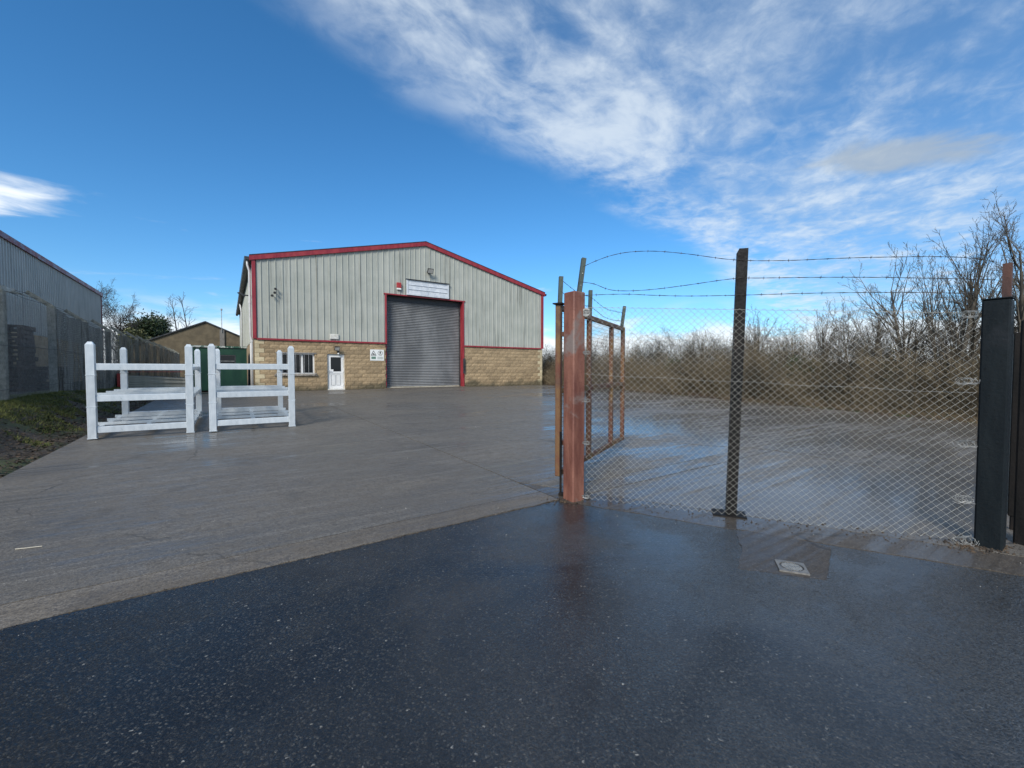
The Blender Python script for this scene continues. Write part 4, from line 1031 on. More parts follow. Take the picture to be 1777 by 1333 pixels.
for k, (h0, h1, h2) in enumerate(((0.25, 0.20, 0.24), (0.12, 0.07, 0.10))):
    pts = [(0.07, -0.01, LH + h0 + 0.03), (0.22 * LLEN, -0.01, LH + h0 - 0.03), (0.39 * LLEN, -0.01, LH + h1 + 0.04), (0.6 * LLEN, -0.01, LH + h1 - 0.02), (0.8 * LLEN, -0.01, LH + h2 - 0.04), (LLEN - 0.07, -0.01, LH + h2)]
    barbed_strand(pts, 'barbed_strand', leaf, 30 + k)
# slide bolt on the near stile
mb = MB(); mb.tube([(-0.012, -0.045, -0.19), (-0.012, -0.045, 0.5)], 0.013, 8); mb.tube([(-0.012, -0.045, 0.1), (-0.06, -0.075, 0.1)], 0.010, 6); mb.build('drop_bolt', 'black_post', leaf)
MB().box(-0.03, 0.10, -0.06, 0.05, LH + 0.001, LH + 0.014).build('top_plate', 'black_post', leaf)
MB().box(-0.04, 0.02, -0.085, -0.031, -0.2, -0.17).build('bolt_shoe', 'black_post', leaf)
for z in (0.35, 1.55): MB().box(0.03, 0.16, -0.075, -0.031, z, z + 0.05).build('hinge', 'rust_brown', leaf)
# leaf of the other gate behind the dark post: only its edge shows
l2 = empty('gate_leaf', (4.36, 3.68, gz(3.6) + 0.12), math.radians(40.6)); tag(l2, 'mesh gate leaf with dark uprights partly hidden behind the wide dark post', 'gate')
for x in (0.0, 1.1, 2.2): MB().chbox(x, x + 0.05, -0.025, 0.025, 0, 1.6, 0.005).build('upright', 'black_post', l2)
for z in (0.0, 1.55): MB().chbox(0.051, 2.199, -0.02, 0.02, z, z + 0.05, 0.005).build('rail', 'black_post', l2)
MB().tube([(0.02, 0, -0.13), (0.02, 0, 0.05)], 0.014, 6).build('drop_bolt', 'black_post', l2)
sg = []
for i in range(44): sg.append((0.05 * i + 0.03, 0.027, 0.01, 0.05 * i + 0.03, 0.027, 1.59, 0.0019, 0.0019))
for i in range(32): sg.append((0.0, 0.03, 0.05 * i + 0.03, 2.24, 0.03, 0.05 * i + 0.03, 0.0019, 0.0019))
stuff(link('wire_mesh', segs_mesh('wire_mesh', sg, 4), 'galv_wire', l2))

# ------------------------------------------------------------------ left boundary fence
def left_fence():
    f = empty('boundary_fence', P(FENCE_U, -12, 0.6), 0); tag(f, 'old concrete post boundary fence with cranked arms, wire mesh and grey netting', 'fence')
    o = Vector(f.location)
    def fp(v, z, off=0.0):
        x, y = XY(FENCE_U + off, v); return (x - o.x, y - o.y, ground_z(FENCE_U, v) + z - o.z)
    posts = [-15.0, -11.75, -8.4, -5.1, -1.6, 1.8, 5.2, 8.6, 12.0, 15.4, 18.8, 22.2, 25.6, 29.0]
    Hp = 2.42
    pm = MB(); pm.chbox(-0.08, 0.08, -0.08, 0.08, -0.2, Hp, 0.012); pmesh = pm.mesh('post'); pmesh.materials.append(MAT['concrete_post'])
    R = Matrix.Rotation(math.radians(-52), 3, 'Y')
    am = MB(); am.box(-0.055, 0.055, -0.055, 0.055, 0.0, 0.62, R, (0.02, 0, -0.03)); amesh = am.mesh('arm'); amesh.materials.append(MAT['concrete_post'])
    for i, v in enumerate(posts):
        q = link('post', pmesh, None, f, fp(v, 0), ANG); q.rotation_euler.x = rnd.uniform(-0.015, 0.015)
        link('arm', amesh, None, q, (0, 0, Hp))
    for i in range(len(posts) - 1):
        a, b = posts[i], posts[i + 1]
        if i <= 1:
            # open chain link bay
            sg = []; n = int((b - a) / 0.055)
            for k in range(n * 2):
                t = k * 0.0275
                for j in range(84):
                    z = 0.02 + j * 0.0275; s0 = (j + k) % 2; s1 = 1 - s0
                    va, vb = a + t + s0 * 0.0275, a + t + s1 * 0.0275
                    if max(va, vb) > b: continue
                    sg.append((*fp(va, z, 0.09), *fp(vb, z + 0.0275, 0.09), 0.0017, 0.0017))
            stuff(link('wire_mesh', segs_mesh('wire_mesh', sg, 3), 'galv_old', f))
        else:
            nu, nz = 16, 10; V = []; F = []
            for j in range(nz + 1):
                for k in range(nu + 1):
                    v = a + (b - a) * k / nu; w = 0.03 * math.sin(k * 1.7 + i) + 0.02 * math.sin(j * 0.9 + k * 0.8 + i * 2); sag = 0.05 * math.sin(math.pi * k / nu) * (1 if j == nz else 0.2) + (rnd.uniform(0, 0.05) if j == nz else 0)
                    V.append(fp(v, 0.01 + j * (Hp - 0.06) / nz - sag, 0.10 + w * (0 if k in (0, nu) else 1)))
            for j in range(nz):
                for k in range(nu):
                    q = j * (nu + 1) + k; F.append((q, q + 1, q + nu + 2, q + nu + 1))
            link('netting_panel', np_mesh('netting_panel', V, F), 'netting', f, smooth=True)
    for z, off in ((Hp + 0.30, -0.40), (Hp + 0.18, -0.25), (Hp + 0.05, -0.08)):
        pts = []
        for i in range(len(posts) - 1):
            for k in range(4): 
                v = posts[i] + (posts[i + 1] - posts[i]) * k / 4; pts.append(fp(v, z - (0.05 if k == 2 else 0.03 if k else 0), off))
        MB().tube(pts, 0.006, 4).build('wire_strand', 'barbed', f)
    for z in (1.2, 0.25): MB().tube([fp(posts[0] + (posts[-1] - posts[0]) * k / 40, z, 0.14) for k in range(41)], 0.006, 4).build('wire_strand', 'barbed', f)
    # torn sheet caught on the arms
    v = -11.3; mb = MB(); n = 12; r = random.Random(5)
    for i in range(n):
        x, y = XY(FENCE_U - 0.15 - 0.12 * math.sin(i), v + i * 0.10); zz = ground_z(FENCE_U, v) + Hp + 0.10
        for s in range(3): mb.v.append((x + r.uniform(-.06, .06), y + r.uniform(-.06, .06), zz + 0.09 * (s - 1) * (1 - i / n) + r.uniform(-.03, .03)))
    for i in range(n - 1):
        for s in range(2): q = i * 3 + s; mb.f.append((q, q + 1, q + 4, q + 3))
    tag(mb.build('plastic_sheet', 'scrap_plastic', smooth=True), 'torn pale plastic sheet snagged on the cranked arm of the boundary fence', 'plastic sheet')
left_fence()

# ------------------------------------------------------------------ neighbouring warehouse on the left
def neighbour():
    c = (-30.7, 32.0); o = empty('warehouse', (c[0], c[1], 0.6), ANG); tag(o, 'grey corrugated neighbouring warehouse with dark red eaves beyond the boundary fence', 'warehouse')
    LV = 34.0; E = 6.4; PL = 2.6     # wall runs towards -v from the far corner
    mb = MB(); pr = corr_profile(-LV, 0.0, 0.28)
    for (y, d) in pr: mb.v += [(0.02 - d, y, PL), (0.02 - d, y, E)]
    for i in range(len(pr) - 1): mb.f.append((2 * i, 2 * i + 2, 2 * i + 3, 2 * i + 1))
    mb.build('side_cladding', 'neighbour_cladding', o)
    MB().box(-12, -0.02, -LV, -0.02, -0.6, E - 0.05).build('wall', 'neighbour_cladding', o)
    MB().box(-0.015, 0.012, -LV, -0.01, -0.6, PL - 0.03).build('plinth_joint', 'mortar', o)
    bm = []
    for i in range(4):
        m_ = block_proto(70 + i, 3, 2, 0.012); m_.materials.append(MAT['block']); bm.append(m_)
    # plinth blocks that show between the fence posts
    for cz in range(11):
        for k in range(19):
            y0 = -18.4 + k * 0.45 + (0.225 if cz % 2 else 0)
            b = link('block', rnd.choice(bm), None, o, (0.022, y0 + 0.005, -0.02 + cz * 0.235), math.pi / 2); b.scale = (0.44, 1, 0.225)
    MB().box(-0.2, 0.12, -LV, 0.05, E - 0.02, E + 0.22).build('eaves_flashing', 'neighbour_trim', o)
    MB().box(-0.05, 0.07, -0.07, 0.06, -0.6, E - 0.022).build('corner_flashing', 'neighbour_trim', o)
    MB().prism([(-12, E + 1.9), (-0.2, E + 0.1), (-0.2, E + 0.2), (-12, E + 2.0)], -LV, 0.04).build('roof', 'roof_sheet', o)
neighbour()
# pallets stacked behind the fence
def make_pallet(mat='timber_brown'):
    o = empty('timber_pallet', (0, 0, 0), ANG)
    for k in range(5): MB().box(0.0, 1.2, k * 0.235, k * 0.235 + 0.14, 0.122, 0.144).build('deck_board', mat, o)
    for x in (0.0, 0.53, 1.06): MB().box(x, x + 0.14, 0.0, 1.08, 0.022, 0.12).build('bearer', mat, o)
    for k in (0, 2, 4): MB().box(0.0, 1.2, k * 0.235, k * 0.235 + 0.14, -0.002, 0.02).build('base_board', mat, o)
    return o
ORD = ('first', 'second', 'third', 'fourth', 'fifth', 'sixth', 'seventh', 'eighth', 'ninth', 'tenth', 'eleventh', 'twelfth', 'thirteenth', 'fourteenth', 'fifteenth')
pal = make_pallet(); first = True
for (u, v, n, lab) in ((-7.95, -5.1, 15, 'tall'), (-7.45, -3.85, 6, 'low')):
    for k in range(n):
        o = pal if first else copy_tree(pal); first = False
        x, y = XY(u + rnd.uniform(-0.04, 0.04), v + rnd.uniform(-0.04, 0.04)); o.location = (x, y, ground_z(u, v) + 0.012 + k * 0.1465); o.rotation_euler = (0, 0, ANG + rnd.uniform(-0.05, 0.05))
        tag(o, '%s dark timber pallet counted from the ground in the %s stack behind the fence' % (ORD[k], lab), 'pallet', 'pallets behind the boundary fence')

# ------------------------------------------------------------------ green container, far gable, panel stack
def container():
    x, y = XY(-2.62, 1.35); o = empty('green_container', (x, y, gz(y)), ANG); tag(o, 'dark green steel site container with small dark window beside the warehouse', 'container')
    W_, H_, D_ = 2.3, 2.3, 6.0
    mb = MB(); z0 = 0.08
    mb.box(0, W_, 0.0, 0.05, z0, 1.27); mb.box(0, W_, 0, 0.05, 1.93, H_); mb.box(0, 1.02, 0, 0.05, 1.27, 1.93); mb.box(1.82, W_, 0, 0.05, 1.27, 1.93)
    mb.box(0, 0.05, 0.05, D_, z0, H_); mb.box(W_ - 0.05, W_, 0.05, D_, z0, H_); mb.box(0.05, W_ - 0.05, D_ - 0.05, D_, z0, H_)
    mb.build('wall', 'green_paint', o)
    MB().box(-0.05, W_ + 0.05, -0.06, D_ + 0.05, H_ + 0.001, H_ + 0.09).build('roof', 'flaking', o)
    for xx in (-0.02, W_ - 0.08): MB().box(xx, xx + 0.10, -0.025, -0.001, z0, H_).build('corner_post', 'green_paint', o)
    for yy in (0.3, 5.5): MB().box(0.0, W_, yy, yy + 0.2, -0.02, z0 - 0.001).build('bearer', 'timber_brown', o)
    w = empty('window', (1.02, 0, 1.27)); w.parent = o
    mb = MB(); mb.box(0.0, 0.8, 0.012, 0.045, 0, 0.05); mb.box(0, 0.8, 0.012, 0.045, 0.61, 0.66); mb.box(0, 0.05, 0.012, 0.045, 0.05, 0.61); mb.box(0.75, 0.8, 0.012, 0.045, 0.05, 0.61); mb.build('frame', 'dark_metal', w)
    MB().box(0.05, 0.75, 0.025, 0.04, 0.05, 0.61).build('pane', 'dark_glass', w); MB().box(0.05, 0.75, -0.01, 0.022, 0.32, 0.35).build('rail', 'galv_old', w)
container()
def far_gable():
    x, y = XY(-3.14, 33.3); z = 0.352; o = empty('gabled_shed', (x, y, z), ANG); tag(o, 'old brown rendered gabled shed with grey flue behind the green container', 'shed')
    hw = 6.4; ap = 6.48; ev = 3.55
    MB().prism([(-hw, -0.3), (hw, -0.3), (hw, ev), (0, ap), (-hw, ev)], 0, 18).build('wall', 'render_brown', o)
    for s in (-1, 1):
        p = [(0, ap + 0.01), (s * (hw + 0.3), ev - 0.12), (s * (hw + 0.3), ev + 0.02), (0, ap + 0.15)]
        MB().prism(p if s < 0 else p[::-1], -0.15, 18.2).build('roof_slope', 'dark_metal', o)
    MB().box(1.30, 1.75, -0.14, -0.002, 0, 5.75).build('flue', 'render_grey', o)
    mb = MB(); mb.tube([(1.52, -0.2, 5.4), (1.52, -0.2, 7.9)], 0.035, 6); mb.tube([(1.52, -0.2, 7.9), (1.52, -0.2, 8.1)], 0.09, 8); mb.build('pole', 'galv_old', o)
far_gable()
def sheet_stack():
    u, v = -4.88, -1.15; x, y = XY(u, v); o_z = ground_z(u, v); r = random.Random(3)
    for k in range(7):
        o = empty('cladding_panel', (x, y, 0.70 + 0.080 * k), ANG + 0.02 * (k % 3 - 1)); tag(o, '%s cream cladding panel from the bottom of the stack before the green container' % ORD[k], 'panel', 'stacked cladding panels')
        MB().box(0.02, 2.25, 0.0, 1.0, 0.0, 0.055).build('core', 'panel_cream', o); MB().box(0.0, 2.3, -0.012, 1.01, 0.056, 0.064).build('skin', 'panel_cream', o)
        o.rotation_euler.y = 0.012 * k
    o = empty('bearer_block', (x, y, 0), ANG)
    o2 = MB().box(0.3, 0.5, 0.05, 0.95, 0.2, 0.69).box(1.6, 1.8, 0.05, 0.95, 0.2, 0.69).build('bearer', 'timber_brown', o); tag(o, 'timber bearers under the stacked cladding panels', 'bearers')
    o = empty('red_flashing', (x, y, 0.68), ANG); tag(o, 'bright red folded steel flashing laid over the stacked cladding panels', 'flashing')
    MB().box(-0.22, -0.03, -0.05, 1.0, -0.05, 0.64).build('end_fold', 'alarm_red', o); MB().box(-0.2, 2.0, -0.06, 0.9, 0.70, 0.715).build('strip', 'alarm_red', o)
sheet_stack()

# ------------------------------------------------------------------ bare shrubs and trees
def grow(segs, r, p, d, length, rad, level, cfg):
    n = cfg['seg'][level]; sl = length / n; pos = np.array(p, float); dr = np.array(d, float); kids = []
    for k in range(n):
        dr = dr + r.normal(0, cfg['jit'][level], 3); dr[2] += cfg['up'][level]; dr /= np.linalg.norm(dr)
        q = pos + dr * sl; t0, t1 = k / n, (k + 1) / n
        ra, rb = rad * (1 - 0.75 * t0), rad * (1 - 0.75 * t1)
        segs.append((*pos, *q, ra, rb)); pos = q
        if level + 1 < len(cfg['seg']) and t1 > cfg['bare'][level]:
            for _ in range(cfg['kids'][level]):
                if r.rand() < cfg['prob'][level]: kids.append((pos.copy(), dr.copy(), rb, t1))
    for (kp, kd, kr, t) in kids:
        a = r.normal(0, 1, 3); a -= kd * a.dot(kd); a /= max(np.linalg.norm(a), 1e-6); s = cfg['spread'][level] * r.uniform(0.6, 1.3)
        nd_ = kd * math.cos(s) + a * math.sin(s)
        grow(segs, r, kp, nd_, length * cfg['ratio'][level] * r.uniform(0.6, 1.2) * (1.15 - 0.5 * t), max(kr * 0.62, cfg['rmin']), level + 1, cfg)
SHRUB = dict(seg=[7, 5, 4, 3], jit=[0.10, 0.15, 0.18, 0.22], up=[0.0, 0.0, 0.0, 0.0], bare=[0.05, 0.1, 0.1, 0], kids=[2, 2, 1, 0], prob=[0.75, 0.62, 0.75, 0], spread=[0.75, 0.8, 0.8, 0], ratio=[0.46, 0.48, 0.5, 0], rmin=0.0034)
def shrub_mesh(seed, h=2.8, w=0.9, stems=21):
    r = np.random.RandomState(seed); segs = []
    for k in range(stems):
        a = r.uniform(0, 6.28); q = w * math.sqrt(r.rand()); lean = r.uniform(0.05, 0.5)
        grow(segs, r, (q * math.cos(a), q * math.sin(a), -0.1), (math.cos(a + r.normal(0, .8)) * lean, math.sin(a + r.normal(0, .8)) * lean, 1), h * r.uniform(0.45, 0.85), r.uniform(0.010, 0.024), 0, SHRUB)
    return segs_mesh('stems', segs, 3), len(segs)
TREE = dict(seg=[9, 7, 6, 5, 3], jit=[0.035, 0.07, 0.10, 0.13, 0.16], up=[0.03, 0.10, 0.09, 0.06, 0.03], bare=[0.22, 0.22, 0.15, 0.1, 0], kids=[2, 1, 1, 1, 0], prob=[0.85, 0.85, 0.8, 0.75, 0], spread=[0.6, 0.6, 0.65, 0.7, 0], ratio=[0.55, 0.5, 0.42, 0.36, 0], rmin=0.0075)
def tree_mesh(seed, h, rad, cfg=TREE, stems=1):
    r = np.random.RandomState(seed); segs = []
    for k in range(stems):
        a = r.uniform(0, 6.28); l = 0.03 if stems == 1 else 0.16
        grow(segs, r, (0.12 * k * math.cos(a), 0.12 * k * math.sin(a), -0.15), (math.cos(a) * l, math.sin(a) * l, 1), h * (1 if k == 0 else r.uniform(0.7, 0.95)), rad * (1 if k == 0 else 0.75), 0, cfg)
    S = np.array(segs); thick = S[:, 6] > rad * 0.35
    return segs_mesh('trunk', S[thick], 6), segs_mesh('crown', S[~thick], 3), len(S)
def foliage_mesh(seed, rx, rz, n, leaf=0.06, base=0.0):
    r = np.random.RandomState(seed); cl = r.normal(0, 1, (26, 3)); cl /= np.linalg.norm(cl, axis=1, keepdims=True); cl *= r.uniform(0.5, 1.0, (26, 1)) ** 0.5
    c = cl[r.randint(0, 26, n)] * 0.78 + r.normal(0, 0.16, (n, 3)); c *= np.array([rx, rx, rz]); c[:, 2] += base + rz
    c = c[c[:, 2] > 0.02]; n = len(c)
    a = r.normal(0, 1, (n, 3)); a /= np.linalg.norm(a, axis=1, keepdims=True); b = np.cross(a, r.normal(0, 1, (n, 3))); b /= np.linalg.norm(b, axis=1, keepdims=True)
    s = leaf * r.uniform(0.6, 1.4, (n, 1)); V = np.stack([c - a * s, c + b * s * 0.45, c + a * s, c - b * s * 0.45], 1).reshape(-1, 3)
    return np_mesh('leaves', V, np.arange(4 * n).reshape(n, 4))
ROWL = ('low leafless brown shrub in the front row of the thicket along the yard edge', 'leafless brown shrub in the second row of the thicket, behind the low front shrubs', 'dark leafless shrub deep in the third row of the thicket', 'dark leafless shrub on the bank at the very back of the thicket')
def hedge():
    protos = []
    for i in range(6):
        m, n = shrub_mesh(100 + i, [2.6, 3.0, 2.4, 2.9, 3.3, 2.5][i]); protos.append(m)
    dx, dy = RE1[0] - RE0[0], RE1[1] - RE0[1]; l = math.hypot(dx, dy); tx, ty = dx / l, dy / l
    nx, ny = -ty, tx
    if right_off(RE0[0] + nx, RE0[1] + ny) < 0: nx, ny = -nx, -ny
    r = random.Random(21); cnt = 0
    mats = ('twig', 'twig', 'twig_dark'); pm = {}
    for row, (off, sp, sc, s0, s1) in enumerate(((0.95, 1.25, 0.70, -3.0, 27), (2.2, 1.3, 0.93, -6.0, 29), (4.0, 1.5, 0.96, -9, 31), (6.4, 2.0, 0.94, -12, 33))):
        s = s0
        while s < s1:
            q = s + r.uniform(-.3, .3); d = off + r.uniform(-.35, .35)
            u, v = RE0[0] + tx * q + nx * d, RE0[1] + ty * q + ny * d
            s += sp
            if u < BW + 0.9 and v > -0.9: continue
            x, y = XY(u, v); key = (r.randrange(6), mats[min(row, 2)] if r.random() < 0.8 else 'twig_dark')
            if key not in pm:
                c = protos[key[0]].copy(); c.materials.clear(); c.materials.append(MAT[key[1]]); pm[key] = c
            o = empty('hedge_shrub', (x, y, ground_z(u, v)), r.uniform(0, 6.28)); k = sc * r.uniform(0.8, 1.15); o.scale = (k * 1.1, k * 1.1, k)
            tag(o, ROWL[row], 'shrub', 'thicket shrubs, ' + ('front row', 'second row', 'third row', 'back row')[row])
            link('stems', pm[key], None, o); cnt += 1
    # ivy-clad dark clumps inside the thicket
    im = [foliage_mesh(60 + i, 0.8, 1.0, 2600, 0.05) for i in range(2)]
    for m in im: m.materials.append(MAT['leaf_dark'])
    for i, (q, d, k) in enumerate(((6.2, 2.4, 0.8), (13.2, 3.0, 0.8), (18.6, 2.6, 0.95), (21.2, 3.3, 1.0), (10.2, 3.6, 0.9), (16, 3.8, 0.9), (2, 3.8, 0.9), (22.5, 4.0, 0.9), (-3, 4.0, 0.9))):
        u, v = RE0[0] + tx * q + nx * d, RE0[1] + ty * q + ny * d; x, y = XY(u, v)
        o = empty('ivy_bush', (x, y, ground_z(u, v) - 0.05), i * 1.1); o.scale = (k, k, k); tag(o, 'dark evergreen ivy clump half hidden inside the bare thicket', 'bush', 'ivy clumps in the thicket')
        link('leaves', im[i % 2], None, o)
    # fallen canes, brambles and dead grass at the foot
    rs = np.random.RandomState(5); segs = []
    for k in range(5200):
        q = rs.uniform(-4, 27); d = rs.uniform(0.15, 3.2); u, v = RE0[0] + tx * q + nx * d, RE0[1] + ty * q + ny * d
        if u < BW + 0.5 and v > -0.5: continue
        x, y = XY(u, v); z = ground_z(u, v); a = rs.uniform(0, 6.28); ln = rs.uniform(0.3, 1.1); h = rs.uniform(0.15, 0.8) * min(1, 0.35 + d * 0.4)
        p = np.array((x, y, z)); pk = p + (math.cos(a) * ln * .4, math.sin(a) * ln * .4, h); e = p + (math.cos(a) * ln, math.sin(a) * ln, h * rs.uniform(0.1, 0.8))
        segs.append((*p, *pk, 0.005, 0.004)); segs.append((*pk, *e, 0.004, 0.002))
    stuff(tag(link('bramble_undergrowth', segs_mesh('bramble_undergrowth', segs, 3), 'twig'), 'tangle of dead canes and brambles at the thicket foot', 'undergrowth'))
    segs = []
    for k in range(5000):
        q = rs.uniform(-4, 27); d = abs(rs.normal(0.25, 0.28)) + 0.03; u, v = RE0[0] + tx * q + nx * d, RE0[1] + ty * q + ny * d
        if u < BW + 0.4 and v > -0.4: continue
        x, y = XY(u, v); z = ground_z(u, v) - 0.01; h = rs.uniform(0.05, 0.22); a = rs.uniform(0, 6.28); s = rs.uniform(0.2, 1.3)
        segs.append((x, y, z, x + math.cos(a) * h * s, y + math.sin(a) * h * s, z + h, 0.005, 0.001))
    stuff(tag(link('dead_grass', segs_mesh('dead_grass', segs, 3), 'dry_grass'), 'strip of rust brown dead grass along the yard edge', 'grass'))
    # taller bare trees in the thicket
    tp = [tree_mesh(200 + i, h, rad, TREE, st) for i, (h, rad, st) in enumerate(((4.6, 0.10, 3), (5.2, 0.12, 2), (5.6, 0.13, 3)))]
    for a, b, n in tp: a.materials.append(MAT['bark']); b.materials.append(MAT['bark'])
    spots = [(1500, 14.5, 0, 0.66, 'young bare multi stemmed tree'), (1585, 13.6, 1, 0.76, 'slender bare tree with upswept limbs'), (1645, 12.6, 2, 0.76, 'bare forked tree with fine twigs'), (1700, 12.6, 1, 0.84, 'tall bare tree with spreading crown'), (1765, 12.2, 2, 0.80, 'tallest bare tree, with a thick leaning trunk'), (1305, 19.5, 0, 0.66, 'low bare tree rising over the thicket top'), (1215, 21.5, 0, 0.55, 'small twiggy bare tree above the thicket'), (1440, 16.5, 0, 0.62, 'thin bare sapling among taller trees'), (1850, 11.8, 2, 0.7, 'big bare tree out beyond the dark post')]
    for i, (px, yy, k, s, lab) in enumerate(spots):
        x = (px - 888.5) / 740 * yy; u, v = UV(x, yy)
        o = empty('bare_tree', (x, yy, ground_z(u, v)), i * 2.3); o.scale = (s * 0.9, s * 0.9, s); tag(o, lab + ' behind the chain link fence', 'tree', 'bare trees in the thicket')
        link('trunk', tp[k][0], None, o); link('crown', tp[k][1], None, o)
    return cnt
hedge()
def far_trees():
    cfg = dict(TREE); cfg['rmin'] = 0.012
    round_cfg = dict(seg=[5, 6, 5, 4, 3], jit=[0.04, 0.12, 0.16, 0.2, 0.25], up=[0.02, 0.03, 0.02, 0.0, 0.0], bare=[0.35, 0.15, 0.1, 0.1, 0], kids=[4, 2, 2, 1, 0], prob=[0.95, 0.9, 0.8, 0.95, 0], spread=[0.75, 0.65, 0.7, 0.7, 0], ratio=[0.75, 0.55, 0.5, 0.45, 0], rmin=0.015)
    spike = dict(seg=[12, 5, 4, 3], jit=[0.02, 0.08, 0.12, 0.2], up=[0.02, 0.05, 0.04, 0.0], bare=[0.2, 0.2, 0.2, 0], kids=[3, 1, 1, 0], prob=[0.8, 0.8, 0.7, 0], spread=[0.8, 0.6, 0.6, 0], ratio=[0.20, 0.55, 0.5, 0], rmin=0.02)
    def put(px, yy, seed, h, rad, c, lab, rz=0.0, wide=1.0, mat='far_twig'):
        a, b, n = tree_mesh(seed, h, rad, c); a.materials.append(MAT[mat]); b.materials.append(MAT[mat])
        x = (px - 888.5) / 740 * yy; u, v = UV(x, yy)
        o = empty('bare_tree', (x, yy, ground_z(u, v)), rz); o.scale = (wide, wide, 1); tag(o, lab, 'tree'); link('trunk', a, None, o); link('crown', b, None, o)
    put(205, 52, 301, 6.6, 0.24, round_cfg, 'round crowned bare tree behind the far end of the neighbouring warehouse', wide=0.72)
    put(158, 48, 302, 7.2, 0.2, round_cfg, 'bare treetop showing above the neighbouring warehouse roof', wide=0.62)
    put(315, 62, 303, 10.4, 0.16, spike, 'narrow bare conical tree left of its twin behind the shed')
    put(335, 64, 304, 10.7, 0.16, spike, 'narrow bare conical tree right of its twin behind the shed')
    put(290, 60, 305, 6.8, 0.14, cfg, 'small pale bare tree behind the evergreen bush')
    for (px, yy, rx, rz, mat, lab, seed) in ((279, 56, 3.3, 4.1, 'leaf_dark', 'dark green rounded evergreen bush behind the rendered shed', 1), (248, 55, 2.4, 3.6, 'leaf_olive', 'pale olive leafy bush behind the boundary fence', 2), (234, 50, 1.7, 2.9, 'leaf_olive', 'low yellowish bush at the foot of the round bare tree', 3)):
        m = foliage_mesh(400 + seed, rx, rz, 14000, 0.17); m.materials.append(MAT[mat]); x = (px - 888.5) / 740 * yy; u, v = UV(x, yy)
        o = empty('evergreen_bush', (x, yy, ground_z(u, v) - 0.05)); tag(o, lab, 'bush'); link('leaves', m, None, o)
        mb = MB(); mb.tube([(0, 0, -0.1), (0.05, 0, rz * 0.6), (0.1, 0.05, rz * 1.1)], [0.16, 0.12, 0.05], 7); mb.build('trunk', 'bark', o)
far_trees()

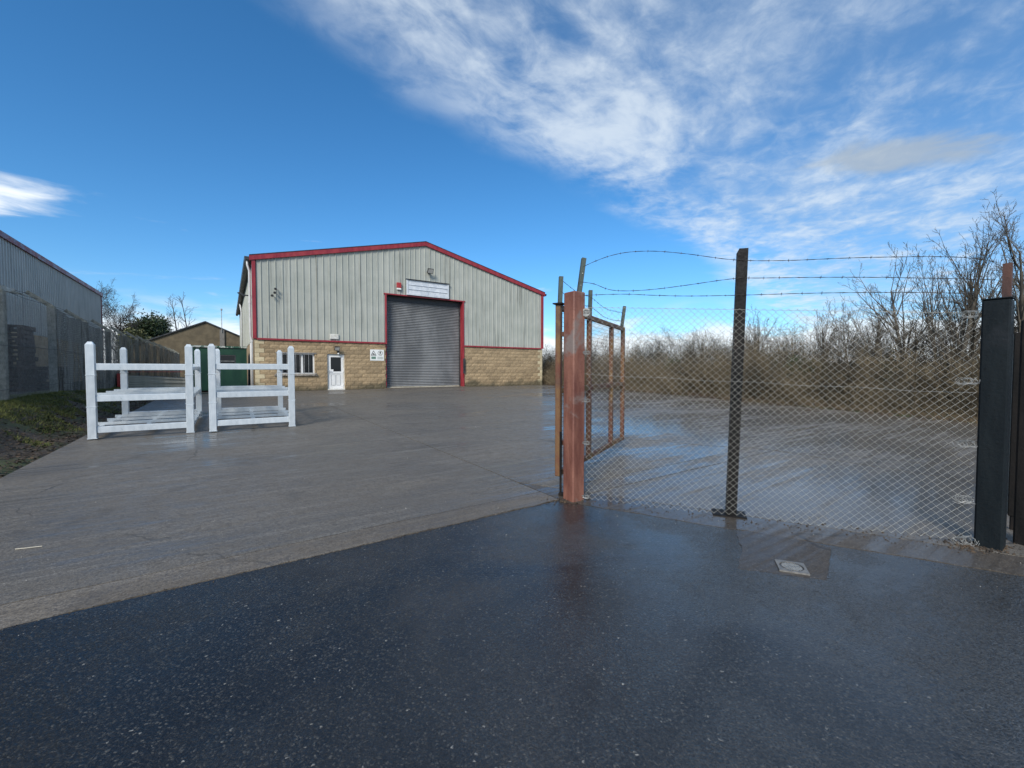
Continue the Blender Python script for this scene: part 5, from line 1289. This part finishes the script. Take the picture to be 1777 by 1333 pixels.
# ------------------------------------------------------------------ mossy verge, litter, loose stones
def verge():
    rs = np.random.RandomState(8); V = []; F = []
    def blade(x, y, z, h, w, lean, a):
        b = len(V); c, s = math.cos(a), math.sin(a); l = rs.uniform(0, 6.28)
        V.extend([(x - c * w, y - s * w, z), (x + c * w, y + s * w, z), (x + math.cos(l) * lean, y + math.sin(l) * lean, z + h)]); F.append((b, b + 1, b + 2))
    n = 0
    while n < 80000:
        v = rs.uniform(-21.5, 8) if n % 3 else rs.uniform(-19, -9); u = rs.uniform(FENCE_U - 0.3, EDGE_U - 0.1)
        t = (EDGE_U - u) / (EDGE_U - FENCE_U); k = math.sin(u * 3.1 + v * 1.3) + math.sin(v * 2.9 - u * 2) + 0.8 * math.sin(v * 6.1 + u * 5)
        n += 1
        if t + 0.16 * k < 0.35 + (0.22 if v < -16.8 else 0): continue
        x, y = XY(u, v); h = rs.uniform(0.015, 0.065); blade(x, y, ground_z(u, v) - 0.004, h, rs.uniform(0.004, 0.011), h * rs.uniform(0.2, 1.2), rs.uniform(0, 3.14))
    stuff(tag(link('mossy_grass', np_mesh('mossy_grass', V, F), 'moss'), 'short mossy grass covering the verge below the boundary fence', 'grass'))
    V = []; F = []
    for k in range(9000):
        v = rs.uniform(-22, 4); u = EDGE_U - abs(rs.normal(0.15, 0.55)); x, y = XY(u, v)
        if u < FENCE_U: continue
        s = rs.uniform(0.012, 0.04); a = rs.uniform(0, 6.28); b = len(V); z = ground_z(u, v) + rs.uniform(0.0, 0.02); t = rs.uniform(-0.6, 0.6) * s
        V.extend([(x - math.cos(a) * s, y - math.sin(a) * s, z), (x + math.sin(a) * s * .5, y - math.cos(a) * s * .5, z + t), (x + math.cos(a) * s, y + math.sin(a) * s, z + abs(t)), (x - math.sin(a) * s * .5, y + math.cos(a) * s * .5, z - t * .3)]); F.append((b, b + 1, b + 2, b + 3))
    stuff(tag(link('leaf_litter', np_mesh('leaf_litter', V, F), 'leaf_litter'), 'brown leaf litter and soil crumbs along the concrete edge', 'leaf litter'))
    # grit scattered on the road and yard
    V = []; F = []; tv = np.array([(1, 0, -.3), (-.5, .87, -.3), (-.5, -.87, -.3), (0.1, 0, .6)])
    def stone(x, y, z, s):
        b = len(V); a = rs.uniform(0, 6.28); R = np.array([[math.cos(a), -math.sin(a), 0], [math.sin(a), math.cos(a), 0], [0, 0, 1]])
        q = (tv * rs.uniform(0.6, 1.3, (4, 3))) @ R.T * s + (x, y, z); V.extend([tuple(t) for t in q]); F.extend([(b, b + 2, b + 1), (b, b + 1, b + 3), (b + 1, b + 2, b + 3), (b + 2, b, b + 3)])
    for k in range(420):
        y = rs.uniform(0.9, 4.2) ** 1.0; x = rs.uniform(-1.25, 1.25) * y; stone(x, y, gz(y) + 0.001, abs(rs.normal(0.0, 0.0022)) + 0.0018)
    for k in range(160):
        y = rs.uniform(3, 16); x = rs.uniform(-1.0, 0.9) * y
        if right_off(*UV(x, y)) > -0.1 or UV(x, y)[0] < EDGE_U: continue
        stone(x, y, gz(y) + 0.003, abs(rs.normal(0, 0.005)) + 0.003)
    stuff(tag(link('loose_grit', np_mesh('loose_grit', V, F), 'pebble'), 'pale grit and chips of stone scattered over the wet road', 'grit'))
    V.clear(); F.clear()
    for k in range(700):
        t = rs.uniform(0, 1); base = G_RED + (G_DARK - G_RED) * t * 1.15; x, y = base.x + rs.normal(0, 0.1), base.y + rs.normal(-0.02, 0.13)
        stone(x, y, gz(y) + 0.002, abs(rs.normal(0, 0.0045)) + 0.002)
    for k in range(900):          # silt and crumbs caught along the joint of road and yard
        u = rs.uniform(-6, P1[0]); x, y = XY(u, -22.2 + rs.normal(0, 0.03)); stone(x, y, gz(y) + 0.001, abs(rs.normal(0, 0.0025)) + 0.0015)
    for k in range(260):
        c = (G_DARK.x - 0.1, G_DARK.y - 0.02) if k % 2 else (G_RED.x - 0.05, G_RED.y - 0.02); x, y = c[0] + rs.normal(0, 0.11), c[1] + rs.normal(0, 0.07); stone(x, y, gz(y) + 0.002, abs(rs.normal(0, 0.010)) + 0.005)
    stuff(tag(link('dirt_crumbs', np_mesh('dirt_crumbs', V, F), 'leaf_litter'), 'dark crumbs of soil and leaves along the fence foot', 'dirt'))
    tag(MB().tube([wpt(-3.87, 3.28, 0.006), wpt(-3.80, 3.30, 0.007), wpt(-3.72, 3.335, 0.006)], 0.004, 5).build('straw', 'panel_cream'), 'single pale straw lying on the concrete', 'straw')
verge()
